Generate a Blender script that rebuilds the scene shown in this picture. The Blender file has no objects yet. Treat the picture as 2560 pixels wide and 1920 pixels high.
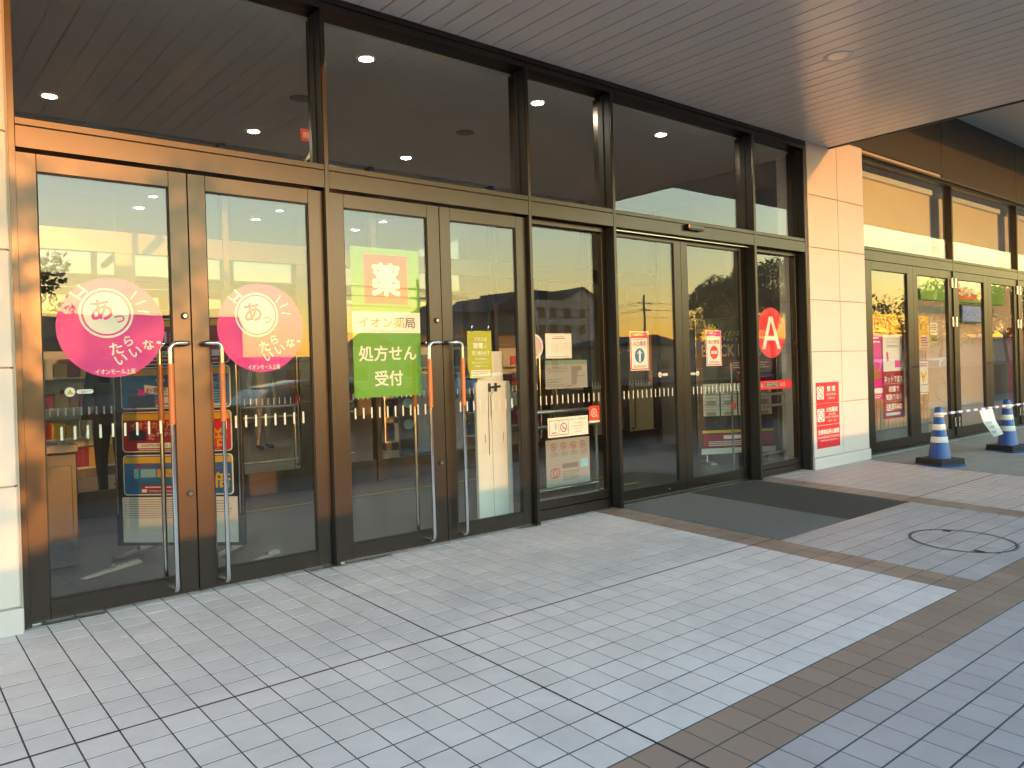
import bpy, bmesh, math, random
from mathutils import Vector, Matrix
random.seed(7)
scn = bpy.context.scene
col = scn.collection
R = math.radians

# ------------------------------------------------------------------ camera, sky, sun, exposure
HC, D = 1.305, 4.922                      # lens height above the door sill, distance to the facade plane
RIGHT = Vector((0.76810735, -0.63963247, -0.02968834))
DOWN = Vector((-0.02671111, 0.01431712, -0.99954066))
FWD = Vector((0.63976372, 0.76854754, -0.00608821))
FOC = 1964.0
cam_d = bpy.data.cameras.new('camera')
cam = bpy.data.objects.new('camera', cam_d)
col.objects.link(cam)
rot = Matrix((RIGHT, -DOWN, -FWD)).transposed().to_4x4()
cam.matrix_world = Matrix.Translation((0, -D, HC)) @ rot
cam_d.sensor_fit = 'HORIZONTAL'
cam_d.sensor_width = 36.0
cam_d.lens = 36.0 * FOC / 2560.0
cam_d.shift_y = -30.0 / 2560.0
cam_d.clip_start, cam_d.clip_end = 0.05, 3000
scn.camera = cam

SUN = Vector((0.107, -1.0, 0.0925)).normalized()       # towards the sun
world = bpy.data.worlds.new('World')
scn.world = world
world.use_nodes = True
nt = world.node_tree
bg = nt.nodes['Background']
sky = nt.nodes.new('ShaderNodeTexSky')
sky.sky_type = 'NISHITA'
sky.sun_disc = False
sky.sun_elevation = math.asin(SUN.z)
sky.sun_rotation = math.atan2(SUN.x, SUN.y)
sky.altitude = 20
sky.air_density = 1.7
sky.dust_density = 0.06
sky.ozone_density = 2.7
nt.links.new(sky.outputs[0], bg.inputs[0])
bg.inputs[1].default_value = 0.15
sun_d = bpy.data.lights.new('sun', 'SUN')
sun = bpy.data.objects.new('sun', sun_d)
col.objects.link(sun)
sun_d.energy = 0.25
sun_d.angle = R(0.53)
sun_d.color = (1.0, 0.37, 0.08)
sun.rotation_euler = SUN.to_track_quat('Z', 'Y').to_euler()
vs = scn.view_settings
vs.view_transform = 'Standard'
vs.look = 'None'
vs.gamma = 1.0
vs.use_curve_mapping = False
vs.exposure = 3.75
scn.render.engine = 'CYCLES'
scn.cycles.use_denoising = True
scn.cycles.use_adaptive_sampling = True
scn.cycles.adaptive_threshold = 0.03
scn.cycles.max_bounces = 7
scn.cycles.diffuse_bounces = 3
scn.cycles.glossy_bounces = 4
scn.cycles.transmission_bounces = 3
scn.cycles.transparent_max_bounces = 16
scn.cycles.sample_clamp_indirect = 8.0


def fx(x, Y=0.0):
    return x * (D + Y) / D


def fz(z, Y=0.0):
    return HC + (z - HC) * (D + Y) / D


def in_view(p):
    v = Vector(p) - Vector((0, -D, HC))
    c = v.dot(FWD)
    if c < 0.05:
        return None
    u = 1280 + FOC * v.dot(RIGHT) / c
    w = 930 + FOC * v.dot(DOWN) / c
    return (u, w, c)


# ------------------------------------------------------------------ materials
def mat(name, color, rough=0.6, metal=0.0, var=0.0, vscale=6.0, bump=0.0, bscale=40.0, spec=0.5, coat=0.0,
        objvar=0.0, emit=None, estr=0.0, stretch=None, trans=0.0, rvar=0.0, dirt=0.0, dscale=1.3):
    m = bpy.data.materials.new(name)
    m.use_nodes = True
    t = m.node_tree
    b = t.nodes['Principled BSDF']
    b.inputs['Base Color'].default_value = (*color, 1)
    b.inputs['Roughness'].default_value = rough
    b.inputs['Metallic'].default_value = metal
    b.inputs['Specular IOR Level'].default_value = spec
    if coat:
        b.inputs['Coat Weight'].default_value = coat
        b.inputs['Coat Roughness'].default_value = 0.2
    if emit:
        b.inputs['Emission Color'].default_value = (*emit, 1)
        b.inputs['Emission Strength'].default_value = estr
    tc = t.nodes.new('ShaderNodeTexCoord')
    src = tc.outputs['Object']
    if stretch:
        mp = t.nodes.new('ShaderNodeMapping')
        mp.inputs['Scale'].default_value = stretch
        t.links.new(src, mp.inputs[0])
        src = mp.outputs[0]
    last = None

    def scale_col(fac_out, lo, hi):
        nonlocal last
        mr = t.nodes.new('ShaderNodeMapRange')
        mr.inputs[3].default_value = lo
        mr.inputs[4].default_value = hi
        t.links.new(fac_out, mr.inputs[0])
        mx = t.nodes.new('ShaderNodeVectorMath')
        mx.operation = 'SCALE'
        if last is None:
            mx.inputs[0].default_value = color
        else:
            t.links.new(last, mx.inputs[0])
        t.links.new(mr.outputs[0], mx.inputs['Scale'])
        last = mx.outputs[0]
    if var:
        n = t.nodes.new('ShaderNodeTexNoise')
        n.inputs['Scale'].default_value = vscale
        n.inputs['Detail'].default_value = 5
        t.links.new(src, n.inputs['Vector'])
        scale_col(n.outputs[0], 1 - var, 1 + var)
    if dirt:
        g = t.nodes.new('ShaderNodeNewGeometry')
        n = t.nodes.new('ShaderNodeTexNoise')
        n.inputs['Scale'].default_value = dscale
        n.inputs['Detail'].default_value = 7
        n.inputs['Roughness'].default_value = 0.62
        t.links.new(g.outputs['Position'], n.inputs['Vector'])
        scale_col(n.outputs[0], 1 - dirt * 1.6, 1 + dirt * 1.2)
    if objvar:
        oi = t.nodes.new('ShaderNodeObjectInfo')
        g = t.nodes.new('ShaderNodeNewGeometry')
        ad = t.nodes.new('ShaderNodeMath')
        ad.operation = 'ADD'
        t.links.new(oi.outputs['Random'], ad.inputs[0])
        t.links.new(g.outputs['Random Per Island'], ad.inputs[1])
        fr = t.nodes.new('ShaderNodeMath')
        fr.operation = 'FRACT'
        t.links.new(ad.outputs[0], fr.inputs[0])
        scale_col(fr.outputs[0], 1 - objvar, 1 + objvar)
    if last is not None:
        t.links.new(last, b.inputs['Base Color'])
    if rvar:
        g = t.nodes.new('ShaderNodeNewGeometry')
        n = t.nodes.new('ShaderNodeTexNoise')
        n.inputs['Scale'].default_value = 2.5
        n.inputs['Detail'].default_value = 6
        t.links.new(g.outputs['Position'], n.inputs['Vector'])
        mr = t.nodes.new('ShaderNodeMapRange')
        mr.inputs[3].default_value = max(0.02, rough - rvar)
        mr.inputs[4].default_value = rough + rvar
        t.links.new(n.outputs[0], mr.inputs[0])
        t.links.new(mr.outputs[0], b.inputs['Roughness'])
    if bump:
        n = t.nodes.new('ShaderNodeTexNoise')
        n.inputs['Scale'].default_value = bscale
        n.inputs['Detail'].default_value = 4
        t.links.new(src, n.inputs['Vector'])
        bp = t.nodes.new('ShaderNodeBump')
        bp.inputs['Strength'].default_value = bump
        bp.inputs['Distance'].default_value = 0.01
        t.links.new(n.outputs[0], bp.inputs['Height'])
        t.links.new(bp.outputs[0], b.inputs['Normal'])
    return m


def glass_mat(name, r0, tint, smear=0.0):
    m = bpy.data.materials.new(name)
    m.use_nodes = True
    t = m.node_tree
    t.nodes.clear()
    out = t.nodes.new('ShaderNodeOutputMaterial')
    mix = t.nodes.new('ShaderNodeMixShader')
    tr = t.nodes.new('ShaderNodeBsdfTransparent')
    tr.inputs[0].default_value = (*tint, 1)
    gl = t.nodes.new('ShaderNodeBsdfGlossy')
    gl.inputs['Roughness'].default_value = 0.0
    gl.inputs['Color'].default_value = (1.0, 0.93, 0.98, 1)
    lw = t.nodes.new('ShaderNodeLayerWeight')
    lw.inputs[0].default_value = 0.5
    pw = t.nodes.new('ShaderNodeMath')
    pw.operation = 'POWER'
    pw.inputs[1].default_value = 5.0
    t.links.new(lw.outputs['Facing'], pw.inputs[0])
    mr = t.nodes.new('ShaderNodeMapRange')
    mr.inputs[3].default_value = r0
    mr.inputs[4].default_value = 1.0
    t.links.new(pw.outputs[0], mr.inputs[0])
    t.links.new(mr.outputs[0], mix.inputs[0])
    t.links.new(tr.outputs[0], mix.inputs[1])
    t.links.new(gl.outputs[0], mix.inputs[2])
    # faint waviness of float glass
    g = t.nodes.new('ShaderNodeNewGeometry')
    n = t.nodes.new('ShaderNodeTexNoise')
    n.inputs['Scale'].default_value = 2.2
    n.inputs['Detail'].default_value = 1
    t.links.new(g.outputs['Position'], n.inputs['Vector'])
    bp = t.nodes.new('ShaderNodeBump')
    bp.inputs['Strength'].default_value = 0.03
    bp.inputs['Distance'].default_value = 0.012
    t.links.new(n.outputs[0], bp.inputs['Height'])
    t.links.new(bp.outputs[0], gl.inputs['Normal'])
    last = mix.outputs[0]
    if smear:
        df = t.nodes.new('ShaderNodeBsdfDiffuse')
        df.inputs[0].default_value = (0.6, 0.56, 0.5, 1)
        n2 = t.nodes.new('ShaderNodeTexNoise')
        n2.inputs['Scale'].default_value = 2.3
        n2.inputs['Detail'].default_value = 9
        n2.inputs['Roughness'].default_value = 0.7
        t.links.new(g.outputs['Position'], n2.inputs['Vector'])
        m2 = t.nodes.new('ShaderNodeMapRange')
        m2.inputs[1].default_value = 0.5
        m2.inputs[2].default_value = 0.9
        m2.inputs[3].default_value = 0.002
        m2.inputs[4].default_value = smear
        t.links.new(n2.outputs[0], m2.inputs[0])
        mx2 = t.nodes.new('ShaderNodeMixShader')
        t.links.new(m2.outputs[0], mx2.inputs[0])
        t.links.new(last, mx2.inputs[1])
        t.links.new(df.outputs[0], mx2.inputs[2])
        last = mx2.outputs[0]
    t.links.new(last, out.inputs[0])
    return m


M = {}
M['frame'] = mat('bronze_aluminium', (0.080, 0.066, 0.057), 0.30, 1.0, var=0.05, vscale=1.5, rvar=0.03, dirt=0.06, dscale=2.0)
M['frame_dark'] = mat('black_gasket_and_shade', (0.012, 0.012, 0.012), 0.6)
M['glass'] = glass_mat('window_glass', 0.046, (0.93, 0.95, 0.93), 0.035)
M['glass_in'] = glass_mat('inner_glass', 0.045, (0.96, 0.97, 0.96))
M['panel'] = mat('cream_wall_panel', (0.60, 0.52, 0.485), 0.5, var=0.03, vscale=8, bump=0.02, bscale=80, dirt=0.04)
M['caulk'] = mat('joint_sealant', (0.40, 0.35, 0.30), 0.8)
M['soffit'] = mat('soffit_board', (0.71, 0.64, 0.60), 0.24, var=0.02, objvar=0.02, dirt=0.03, spec=1.0)
M['soffit_gap'] = mat('soffit_gap', (0.02, 0.018, 0.017), 0.8)
M['band'] = mat('dark_stone_band', (0.024, 0.022, 0.021), 0.55, var=0.5, vscale=90, bump=0.3, bscale=150)
M['fascia'] = mat('dark_fascia', (0.05, 0.048, 0.048), 0.5)
M['upper_soffit'] = mat('upper_soffit', (0.55, 0.54, 0.53), 0.4, var=0.02)
M['tile_l'] = mat('light_tile', (0.635, 0.55, 0.555), 0.55, var=0.07, vscale=16, objvar=0.05, dirt=0.17, dscale=2.2, bump=0.03, bscale=120, rvar=0.1)
M['tile_b'] = mat('brown_tile', (0.265, 0.18, 0.148), 0.5, var=0.05, vscale=14, objvar=0.09, dirt=0.10, bump=0.03, bscale=120, rvar=0.1)
M['tile_g'] = mat('grey_tile', (0.40, 0.345, 0.36), 0.5, var=0.05, vscale=14, objvar=0.06, dirt=0.16, dscale=2.2, bump=0.03, bscale=120, rvar=0.1)
M['tile_p'] = mat('pale_tile', (0.49, 0.395, 0.375), 0.5, var=0.05, vscale=14, objvar=0.05, dirt=0.10, rvar=0.1)
M['grout'] = mat('tile_grout', (0.075, 0.064, 0.06), 0.9, var=0.3, vscale=25, dirt=0.2)
M['joint'] = mat('dark_joint', (0.018, 0.015, 0.016), 0.7)
M['concrete'] = mat('brushed_concrete', (0.27, 0.255, 0.23), 0.85, var=0.16, vscale=1.2, dirt=0.18, dscale=3.5, bump=0.15, bscale=90, stretch=(1, 6, 1))
M['asphalt'] = mat('asphalt', (0.055, 0.054, 0.053), 0.85, var=0.25, vscale=3, bump=0.3, bscale=60)
M['paint_w'] = mat('road_paint', (0.7, 0.7, 0.68), 0.7, var=0.1)
M['mat_grey'] = mat('grey_entrance_mat', (0.145, 0.132, 0.128), 0.95, var=0.12, vscale=60, bump=0.4, bscale=300, dirt=0.08)
M['mat_dark'] = mat('dark_entrance_mat', (0.046, 0.038, 0.033), 0.95, var=0.12, vscale=60, bump=0.4, bscale=300, dirt=0.08)
M['steel'] = mat('polished_steel', (0.62, 0.62, 0.63), 0.14, 1.0, var=0.05, vscale=20)
M['steel_b'] = mat('brushed_steel', (0.50, 0.50, 0.49), 0.32, 1.0, var=0.08, vscale=5, stretch=(40, 40, 2))
M['wood_grip'] = mat('orange_wood_grip', (0.42, 0.115, 0.035), 0.4, var=0.12, vscale=10, stretch=(20, 20, 1.5), coat=0.3)
M['iron'] = mat('cast_iron', (0.03, 0.028, 0.027), 0.6)
M['black'] = mat('black_plastic', (0.012, 0.012, 0.012), 0.4)
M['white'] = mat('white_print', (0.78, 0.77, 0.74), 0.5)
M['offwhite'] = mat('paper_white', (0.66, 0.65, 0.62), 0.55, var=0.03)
M['magenta'] = mat('magenta_print', (0.66, 0.0, 0.27), 0.45, var=0.03, vscale=3)
M['red'] = mat('red_print', (0.66, 0.006, 0.022), 0.45)
M['vermil'] = mat('vermilion_print', (0.72, 0.05, 0.015), 0.45)
M['green'] = mat('green_print', (0.115, 0.33, 0.012), 0.45)
M['lime'] = mat('yellow_green_print', (0.40, 0.42, 0.01), 0.45, var=0.05)
M['yellow'] = mat('yellow_print', (0.70, 0.40, 0.01), 0.45)
M['blue'] = mat('blue_print', (0.008, 0.13, 0.36), 0.45)
M['cyan'] = mat('pale_blue_print', (0.20, 0.45, 0.60), 0.45)
M['navy'] = mat('navy_print', (0.012, 0.02, 0.06), 0.45)
M['crimson'] = mat('crimson_print', (0.30, 0.006, 0.03), 0.45)
M['purple'] = mat('purple_print', (0.20, 0.012, 0.12), 0.45)
M['ink'] = mat('grey_ink', (0.16, 0.13, 0.12), 0.6)
M['gold'] = mat('gold_print', (0.55, 0.33, 0.06), 0.4)
M['skinpink'] = mat('pale_pink_print', (0.55, 0.42, 0.42), 0.5)
M['ply'] = mat('light_wood', (0.52, 0.34, 0.19), 0.5, var=0.12, vscale=4, stretch=(18, 18, 1))
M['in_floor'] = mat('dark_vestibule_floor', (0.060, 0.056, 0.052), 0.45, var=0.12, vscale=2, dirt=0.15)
M['in_wall'] = mat('interior_wall', (0.22, 0.19, 0.16), 0.7, var=0.04)
M['in_ceil'] = mat('interior_ceiling', (0.60, 0.55, 0.49), 0.75, var=0.03)
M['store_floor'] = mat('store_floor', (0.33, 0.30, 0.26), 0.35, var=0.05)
M['lamp'] = mat('lit_lamp', (0.9, 0.9, 0.85), 0.5, emit=(1.0, 0.90, 0.72), estr=32.0)
M['lamp_off'] = mat('lamp_reflector', (0.6, 0.6, 0.62), 0.3, 0.6)
M['blind'] = mat('cream_roller_blind', (0.72, 0.60, 0.38), 0.7, var=0.02)
M['cone_blue'] = mat('blue_cone_plastic', (0.012, 0.065, 0.27), 0.38, var=0.15, vscale=9)
M['reflect'] = mat('white_sleeve', (0.66, 0.65, 0.62), 0.45, var=0.06)
M['rubber'] = mat('black_rubber', (0.015, 0.014, 0.014), 0.6, var=0.2)
M['chrome_glow'] = mat('bright_hinge_steel', (0.75, 0.72, 0.68), 0.25, 1.0)
M['tape'] = mat('yellow_floor_tape', (0.55, 0.45, 0.04), 0.5)
M['screen'] = mat('blue_screen', (0.02, 0.06, 0.16), 0.2, emit=(0.02, 0.09, 0.26), estr=0.1)
M['leaf'] = mat('leaf', (0.055, 0.085, 0.022), 0.6, objvar=0.4)
M['bark'] = mat('bark', (0.09, 0.065, 0.045), 0.9, var=0.3, vscale=20)
M['wall_dark'] = mat('house_render_dark', (0.20, 0.19, 0.185), 0.8, var=0.08)
M['wall_grey'] = mat('apartment_render', (0.60, 0.53, 0.48), 0.8, var=0.06)
M['wall_tan'] = mat('house_render_tan', (0.42, 0.34, 0.25), 0.8, var=0.06)
M['roof'] = mat('roof_slate', (0.07, 0.072, 0.08), 0.7, var=0.15)
M['win'] = mat('house_window', (0.05, 0.055, 0.06), 0.08, spec=0.8)
M['lowwall'] = mat('low_wall_block', (0.24, 0.22, 0.20), 0.85, var=0.12, vscale=4, bump=0.1)
M['carglass'] = mat('car_glass', (0.015, 0.017, 0.02), 0.05, spec=0.9)
M['fabric_g'] = mat('grey_jacket', (0.22, 0.22, 0.20), 0.9, var=0.15, vscale=12)
M['fabric_k'] = mat('black_clothes', (0.012, 0.012, 0.013), 0.9)
M['skin'] = mat('skin', (0.50, 0.30, 0.20), 0.55)
M['hair'] = mat('hair', (0.015, 0.011, 0.009), 0.5)
M['bin_steel'] = mat('dull_steel', (0.065, 0.065, 0.064), 0.36, 1.0, var=0.08, vscale=5, stretch=(2, 2, 30))
M['paper_in_shade'] = mat('shaded_paper', (0.27, 0.255, 0.24), 0.6, var=0.04)  # paper darkened in its colour to stand for shade
M['green_in_shade'] = mat('shaded_green_print', (0.15, 0.20, 0.12), 0.6)  # green print dulled to match the shaded sheets
M['galv'] = mat('galvanised', (0.38, 0.39, 0.40), 0.4, 0.8, var=0.1)


# ------------------------------------------------------------------ mesh helpers
class MB:
    def __init__(s):
        s.v, s.f, s.m = [], [], []

    def add(s, vs, fs, mi=0):
        o = len(s.v)
        s.v += [tuple(p) for p in vs]
        s.f += [tuple(i + o for i in f) for f in fs]
        s.m += [mi] * len(fs)
        return s

    def box(s, x0, x1, y0, y1, z0, z1, mi=0):
        return s.add([(x0, y0, z0), (x1, y0, z0), (x1, y1, z0), (x0, y1, z0), (x0, y0, z1), (x1, y0, z1), (x1, y1, z1), (x0, y1, z1)],
                     [(0, 3, 2, 1), (4, 5, 6, 7), (0, 1, 5, 4), (1, 2, 6, 5), (2, 3, 7, 6), (3, 0, 4, 7)], mi)

    def quad(s, a, b, c, d, mi=0):
        return s.add([a, b, c, d], [(0, 1, 2, 3)], mi)

    def rect(s, x0, x1, z0, z1, y, mi=0):
        return s.quad((x0, y, z0), (x1, y, z0), (x1, y, z1), (x0, y, z1), mi)

    def poly(s, pts, y, mi=0):
        return s.add([(x, y, z) for x, z in pts], [tuple(range(len(pts)))], mi)

    def slab(s, pts, y0, y1, mi=0):                     # polygon in XZ with thickness along Y
        n = len(pts)
        vs = [(x, y0, z) for x, z in pts] + [(x, y1, z) for x, z in pts]
        fs = [tuple(range(n)), tuple(range(2 * n - 1, n - 1, -1))]
        fs += [(i, n + i, n + (i + 1) % n, (i + 1) % n) for i in range(n)]
        return s.add(vs, fs, mi)

    def disc(s, cx, cz, r, y, mi=0, n=48, a0=0, a1=360):
        pts = [(cx + r * math.cos(R(a0 + (a1 - a0) * i / n)), cz + r * math.sin(R(a0 + (a1 - a0) * i / n))) for i in range(n if a1 - a0 == 360 else n + 1)]
        return s.poly(pts, y, mi)

    def ring(s, cx, cz, r0, r1, y, mi=0, n=48, a0=0, a1=360):
        full = a1 - a0 == 360
        k = n if full else n + 1
        vs = []
        for i in range(k):
            a = R(a0 + (a1 - a0) * i / n)
            vs += [(cx + r0 * math.cos(a), y, cz + r0 * math.sin(a)), (cx + r1 * math.cos(a), y, cz + r1 * math.sin(a))]
        fs = [(2 * i, 2 * i + 1, 2 * ((i + 1) % k) + 1, 2 * ((i + 1) % k)) for i in range(n)]
        return s.add(vs, fs, mi)

    def bar(s, x0, z0, x1, z1, w, y, mi=0):             # flat print stroke in XZ
        dx, dz = x1 - x0, z1 - z0
        l = math.hypot(dx, dz) or 1
        nx, nz = -dz / l * w / 2, dx / l * w / 2
        return s.quad((x0 - nx, y, z0 - nz), (x1 - nx, y, z1 - nz), (x1 + nx, y, z1 + nz), (x0 + nx, y, z0 + nz), mi)

    def lathe(s, prof, cx, cy, n=32, mi=0, cap=True):    # profile [(r,z)...] round a vertical axis
        k = len(prof)
        vs = []
        for i in range(n):
            a = 2 * math.pi * i / n
            for r, z in prof:
                vs.append((cx + r * math.cos(a), cy + r * math.sin(a), z))
        fs = []
        for i in range(n):
            j = (i + 1) % n
            for q in range(k - 1):
                fs.append((i * k + q, j * k + q, j * k + q + 1, i * k + q + 1))
        if cap:
            fs.append(tuple(i * k for i in range(n))[::-1])
            fs.append(tuple(i * k + k - 1 for i in range(n)))
        return s.add(vs, fs, mi)

    def tube(s, pts, r, n=10, mi=0, r1=None):
        pts = [Vector(p) for p in pts]
        k = len(pts)
        t0 = (pts[1] - pts[0]).normalized()
        ref = Vector((0, 0, 1)) if abs(t0.z) < 0.9 else Vector((1, 0, 0))
        nrm = t0.cross(ref).normalized()
        vs = []
        for i, p in enumerate(pts):
            t = (pts[min(i + 1, k - 1)] - pts[max(i - 1, 0)]).normalized()
            nrm = (nrm - t * nrm.dot(t)).normalized()
            b = t.cross(nrm)
            rr = r if r1 is None else r + (r1 - r) * i / (k - 1)
            for j in range(n):
                a = 2 * math.pi * j / n
                vs.append(p + nrm * (rr * math.cos(a)) + b * (rr * math.sin(a)))
        fs = []
        for i in range(k - 1):
            for j in range(n):
                fs.append((i * n + j, i * n + (j + 1) % n, (i + 1) * n + (j + 1) % n, (i + 1) * n + j))
        fs.append(tuple(range(n))[::-1])
        fs.append(tuple((k - 1) * n + j for j in range(n)))
        return s.add(vs, fs, mi)

    def torus(s, c, ax, r, t, n=32, k=6, mi=0):          # ring round axis ax
        ax = Vector(ax).normalized()
        u = ax.orthogonal().normalized()
        w = ax.cross(u)
        c = Vector(c)
        vs, fs = [], []
        for i in range(n):
            a = 2 * math.pi * i / n
            d = u * math.cos(a) + w * math.sin(a)
            for j in range(k):
                b = 2 * math.pi * j / k
                vs.append(c + d * (r + t * math.cos(b)) + ax * (t * math.sin(b)))
        for i in range(n):
            for j in range(k):
                fs.append((i * k + j, ((i + 1) % n) * k + j, ((i + 1) % n) * k + (j + 1) % k, i * k + (j + 1) % k))
        return s.add(vs, fs, mi)

    def text(s, txt, cx, cz, y, w=None, h=None, bold=0.0, rot=0.0, mi=0, align='C', slant=0.0):
        vs, fs, (a, b, c, d) = glyphs(txt, 0.0)
        if not vs:
            return s
        sx = sz = None
        if w:
            sx = w / (c - a)
        if h:
            sz = h / (d - b)
        sx = sx or sz
        sz = sz or sx
        mx, mz = (a + c) / 2, (b + d) / 2
        if align == 'L':
            mx = a
        ca, sa = math.cos(R(rot)), math.sin(R(rot))
        out = []
        # heavier weights: the same glyph printed several times with a small shift
        em = bold * (d - b)
        if em:
            sx *= (c - a) / (c - a + 2 * em)
            sz *= (d - b) / (d - b + 2 * em)
        k8 = [(0, 0)] if not em else [(0, 0)] + [(em * math.cos(R(t)), em * math.sin(R(t))) for t in range(0, 360, 60)]
        for ci, (ex, ez) in enumerate(k8):
            out = []
            for px, pz in vs:
                u, q = (px + ex - mx) * sx, (pz + ez - mz) * sz
                u += slant * q
                out.append((cx + u * ca - q * sa, y - ci * 0.00003, cz + u * sa + q * ca))
            s.add(out, fs, mi)
        return s

    def lines(s, x0, x1, z0, z1, n, y, mi=0, fill=0.45, ragged=0.25):   # rows of print too small to read
        for i in range(n):
            z = z1 - (i + 0.5) * (z1 - z0) / n
            hh = (z1 - z0) / n * fill / 2
            x = x0
            xe = x1 - random.random() * ragged * (x1 - x0)
            while x < xe:
                l = random.uniform(1.2, 4.5) * hh * 2
                s.rect(x, min(x + l, xe), z - hh, z + hh, y, mi)
                x += l + hh * random.uniform(0.5, 1.3)
        return s


_gc = {}


def glyphs(txt, bold):
    key = (txt, bold)
    if key in _gc:
        return _gc[key]
    cu = bpy.data.curves.new('tmp', 'FONT')
    cu.body = txt
    cu.size = 1.0
    cu.offset = bold
    cu.resolution_u = 3
    cu.fill_mode = 'FRONT'
    ob = bpy.data.objects.new('tmp', cu)
    col.objects.link(ob)
    dg = bpy.context.evaluated_depsgraph_get()
    me = bpy.data.meshes.new_from_object(ob.evaluated_get(dg))
    vs = [(v.co.x, v.co.y) for v in me.vertices]
    fs = [tuple(p.vertices) for p in me.polygons]
    bpy.data.objects.remove(ob)
    bpy.data.curves.remove(cu)
    bpy.data.meshes.remove(me)
    if vs:
        bb = (min(v[0] for v in vs), min(v[1] for v in vs), max(v[0] for v in vs), max(v[1] for v in vs))
    else:
        bb = (0, 0, 1, 1)
    _gc[key] = (vs, fs, bb)
    return _gc[key]


def tag(o, label=None, cat=None, group=None, kind=None):
    if label:
        o['label'] = label
    if cat:
        o['category'] = cat
    if group:
        o['group'] = group
    if kind:
        o['kind'] = kind
    return o


def thing(name, label, cat, loc=(0, 0, 0), rotz=0.0, group=None):
    o = bpy.data.objects.new(name, None)
    o.empty_display_size = 0.1
    col.objects.link(o)
    o.location = loc
    o.rotation_euler = (0, 0, R(rotz))
    return tag(o, label, cat, group)


def root_of(o):
    while o.parent:
        o = o.parent
    return o


def build(name, mb, mats, parent=None, local=False, smooth=False, bevel=0.0, seg=1):
    me = bpy.data.meshes.new(name)
    off = Vector((0, 0, 0))
    if parent is not None and not local:
        off = root_of(parent).location
    me.from_pydata([(Vector(v) - off)[:] for v in mb.v], [], mb.f)
    if not isinstance(mats, (list, tuple)):
        mats = [mats]
    for m in mats:
        me.materials.append(M[m] if isinstance(m, str) else m)
    for p, i in zip(me.polygons, mb.m):
        p.material_index = i
        p.use_smooth = smooth
    me.update()
    o = bpy.data.objects.new(name, me)
    col.objects.link(o)
    if parent is not None:
        o.parent = parent
    if bevel:
        b = o.modifiers.new('bevel', 'BEVEL')
        b.width = bevel
        b.segments = seg
        b.limit_method = 'ANGLE'
        b.angle_limit = R(50)
    if smooth:
        me.set_sharp_from_angle(angle=R(40))
    return o


def inst(name, me, parent, loc, rotx=0.0, rotz=0.0):
    o = bpy.data.objects.new(name, me)
    col.objects.link(o)
    o.parent = parent
    o.location = loc
    if rotx or rotz:
        o.rotation_euler = (rotx, 0, rotz)
    return o


def copy_tree(o, parent=None):
    c = o.copy()
    col.objects.link(c)
    c.parent = parent
    for ch in list(o.children):
        copy_tree(ch, c)
    return c


def B(*a):
    return MB().box(*a)


def rounded(pts, r, seg=6):
    pts = [Vector(p) for p in pts]
    out = [pts[0]]
    for i in range(1, len(pts) - 1):
        a, b, c = pts[i - 1], pts[i], pts[i + 1]
        d0, d1 = (a - b), (c - b)
        rr = min(r, d0.length * 0.48, d1.length * 0.48)
        p0, p1 = b + d0.normalized() * rr, b + d1.normalized() * rr
        for k in range(seg + 1):
            t = k / seg
            out.append(p0 * (1 - t) ** 2 + b * (2 * t * (1 - t)) + p1 * t ** 2)
    out.append(pts[-1])
    return out


def rrect(x0, x1, z0, z1, r, n=5):
    pts = []
    for cx, cz, a in ((x1 - r, z1 - r, 0), (x0 + r, z1 - r, 90), (x0 + r, z0 + r, 180), (x1 - r, z0 + r, 270)):
        for k in range(n + 1):
            t = R(a + 90 * k / n)
            pts.append((cx + r * math.cos(t), cz + r * math.sin(t)))
    return pts


# ------------------------------------------------------------------ ground and pavement
SL = 0.035
TH = math.atan(SL)
g = MB().box(-400, 500, -600, 60, -0.62, -0.32)
tag(build('ground', g, 'asphalt'), kind='structure')
g = MB()
for i in range(13):
    x = -8 + i * 5.2
    g.box(x, x + 0.15, -14.5, -9.5, -0.32, -0.316)
tag(build('parking_lines', g, 'paint_w'), kind='structure')

pv = MB()
Y1 = -6.4
for (x0, x1) in ((-7.0, 9.855),):
    pv.add([(x0, 0.06, 0.06 * 0 - 0.0022), (x1, 0.06, -0.0022), (x1, 0, -0.0022), (x0, 0, -0.0022), (x0, Y1, SL * Y1 - 0.0022), (x1, Y1, SL * Y1 - 0.0022),
            (x0, Y1, -0.5), (x1, Y1, -0.5), (x0, 0.06, -0.5), (x1, 0.06, -0.5)],
           [(3, 2, 1, 0), (4, 5, 2, 3), (6, 7, 5, 4), (0, 1, 9, 8), (8, 9, 7, 6), (3, 0, 8, 6, 4), (1, 2, 5, 7, 9)])
pavement = tag(build('pavement', pv, 'grout'), kind='structure')

XJ, YJ, P = 2.242, -1.592, 0.15
XB0, XB1 = 5.006, 5.300        # brown band running out from the door
XC0, XC1 = 7.50, 7.80          # second brown band
YB0, YB1 = -3.003, -3.318      # brown band parallel to the facade
mats_t = {'l': 'tile_l', 'b': 'tile_b', 'g': 'tile_g', 'p': 'tile_p'}


def lines_x():
    xs = [XJ - P * i for i in range(60, 0, -1)]
    n = 18
    xs += [XJ + (XB0 - XJ) * i / n for i in range(n + 1)]
    return xs


def ramp(a, b, n):
    return [a + (b - a) * i / n for i in range(n + 1)]


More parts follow.
